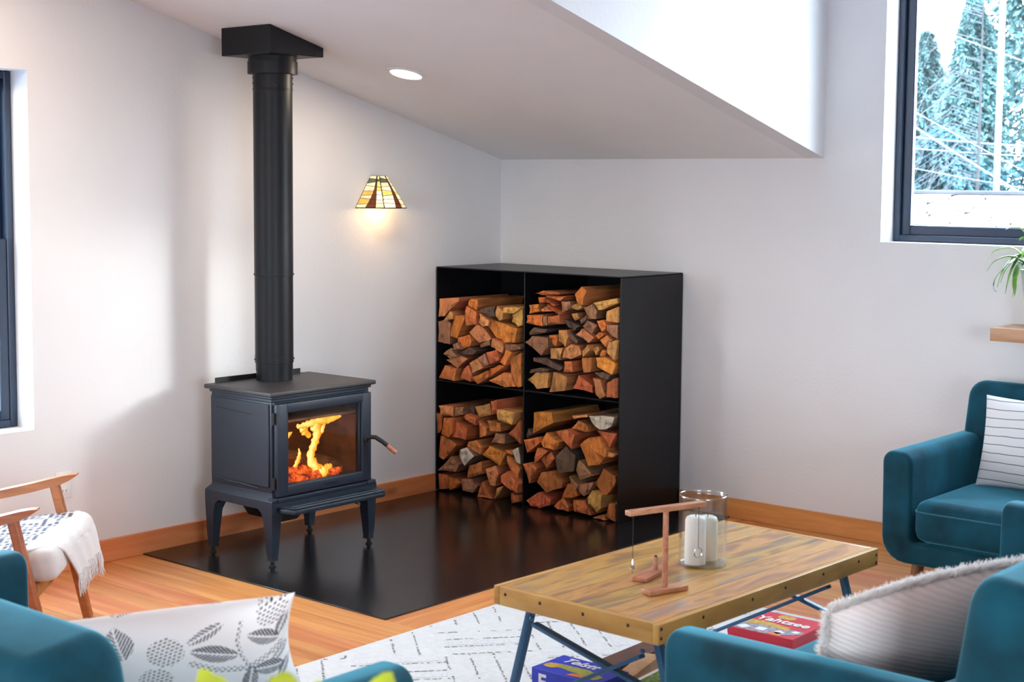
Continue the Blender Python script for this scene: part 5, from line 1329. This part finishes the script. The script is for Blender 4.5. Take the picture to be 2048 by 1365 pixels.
def tree(name, label, base_, H, R0, mt, n, seed, kind='cone', zb=0.6, card=0.22):
    t = thing(name, label, 'tree', base_, 0, 'trees outside the high window')
    rr = np.random.RandomState(seed)
    b = MB(); b.tube([(0, 0, 0), (0.1, 0, H*0.5), (0.05, 0.05, H*0.97)], [0.26, 0.17, 0.03], 8); b.build('trunk', 'bark', t)
    f = rr.rand(n)**(0.75 if kind == 'cone' else 1.0)
    z = zb+(H-zb)*f
    if kind == 'cone': rad = R0*(1-f)**0.8+0.15
    else: rad = R0*np.sqrt(np.clip(1-(2*f-1)**2, 0.05, 1))
    th = rr.rand(n)*2*PI; lump = 0.72+0.28*np.sin(th*5+z*2.1)*np.sin(z*3.3+th*2)
    rd = rad*lump*np.sqrt(0.25+0.75*rr.rand(n))
    c_ = np.stack([rd*np.cos(th), rd*np.sin(th), z-rd*0.18], -1)
    s_ = card*(0.5+rr.rand(n))[:, None]
    d1 = np.stack([np.cos(th), np.sin(th), -0.55+0.4*rr.randn(n)], -1)+0.5*rr.randn(n, 3); d1 /= np.linalg.norm(d1, axis=1)[:, None]
    d2 = np.cross(d1, rr.randn(n, 3)); d2 /= np.linalg.norm(d2, axis=1)[:, None]
    V = np.stack([c_-d1*s_, c_-d2*s_*0.45, c_+d1*s_, c_+d2*s_*0.45], 1).reshape(-1, 3); F = np.arange(4*n).reshape(n, 4)
    stuff(mesh_obj('foliage', np_mesh('foliage', V, F), mt, t, False))
    return t
tree('conifer', 'dense blue-green conifer at the middle of the high window', (-11.9, 33.0, -1.0), 7.7, 1.9, 'needle', 22000, 1, 'cone', 0.8, 0.085)
tree('conifer', 'tall conifer behind the utility pole, its top out of view', (-12.4, 39.5, -1.0), 17.0, 2.9, 'needle', 26000, 2, 'cone', 3.2, 0.12)
tree('conifer', 'slim pale conifer at the edge of the window frame', (-14.9, 36.5, -1.0), 7.2, 1.9, 'needle', 17000, 3, 'cone', 0.5, 0.09)
tree('conifer', 'short conifer filling the dip between the two conifers at the frame', (-17.6, 43.5, -1.0), 6.2, 2.6, 'needle', 14000, 6, 'cone', 0.5, 0.10)
tree('cedar', 'low wide cedar with drooping sprays just above the roof ridge', (-9.0, 25.2, -1.0), 3.9, 1.55, 'needle2', 16000, 4, 'round', 0.8, 0.08)
tree('cedar', 'rounded cedar just above the roof ridge, on the plant pot side', (-6.6, 26.6, -1.0), 4.4, 1.7, 'needle2', 16000, 5, 'round', 0.8, 0.08)
bt = thing('bare_tree', 'leafless pale tree with arching branches beside the utility pole', 'tree', (-7.3, 23.0, -1.0), 0, 'trees outside the high window')
r8 = random.Random(12); b = MB()
for k in range(46):
    z0 = r8.uniform(2.6, 6.2); L = r8.uniform(0.8, 2.0); a = r8.uniform(2.6, 4.4)
    dx, dy = math.cos(a), math.sin(a)*0.5
    b.tube([(0, 0, z0), (dx*L*0.4, dy*L*0.4, z0+0.12*L), (dx*L*0.8, dy*L*0.8, z0-0.12*L), (dx*L, dy*L, z0-0.55*L)], [0.009, 0.008, 0.006, 0.003], 4)
stuff(b.build('branches', 'twig', bt)); b = MB(); b.tube([(0, 0, 0), (0.03, 0, 3), (0, 0.03, 6.6)], [0.045, 0.035, 0.012], 8); b.build('trunk', 'bark', bt)
pl = thing('utility_pole', 'pale utility pole rising among the trees outside the high window', 'pole', (-7.05, 23.4, -1.0))
b = MB(); b.lathe([(0.07, 0), (0.06, 9.6)], (0, 0, 0), 12); b.build('shaft', 'pole', pl); b = MB(); b.box(-0.7, 0.7, -0.05, 0.05, 9.0, 9.12); b.build('crossarm', 'pole', pl)
def wire(p, q, sag, r_, label):
    p, q = Vector(p), Vector(q); b = MB(p)
    b.tube([tuple(p.lerp(q, k/10)-Vector((0, 0, 4*sag*(k/10)*(1-k/10)))) for k in range(11)], r_, 5)
    o = b.build('power_line', 'wire'); o.location = p; tag(o, label, 'wire', 'power lines outside the high window')
for (p, q, sg, r_, lab) in WIRES: wire(p, q, sg, r_, lab)
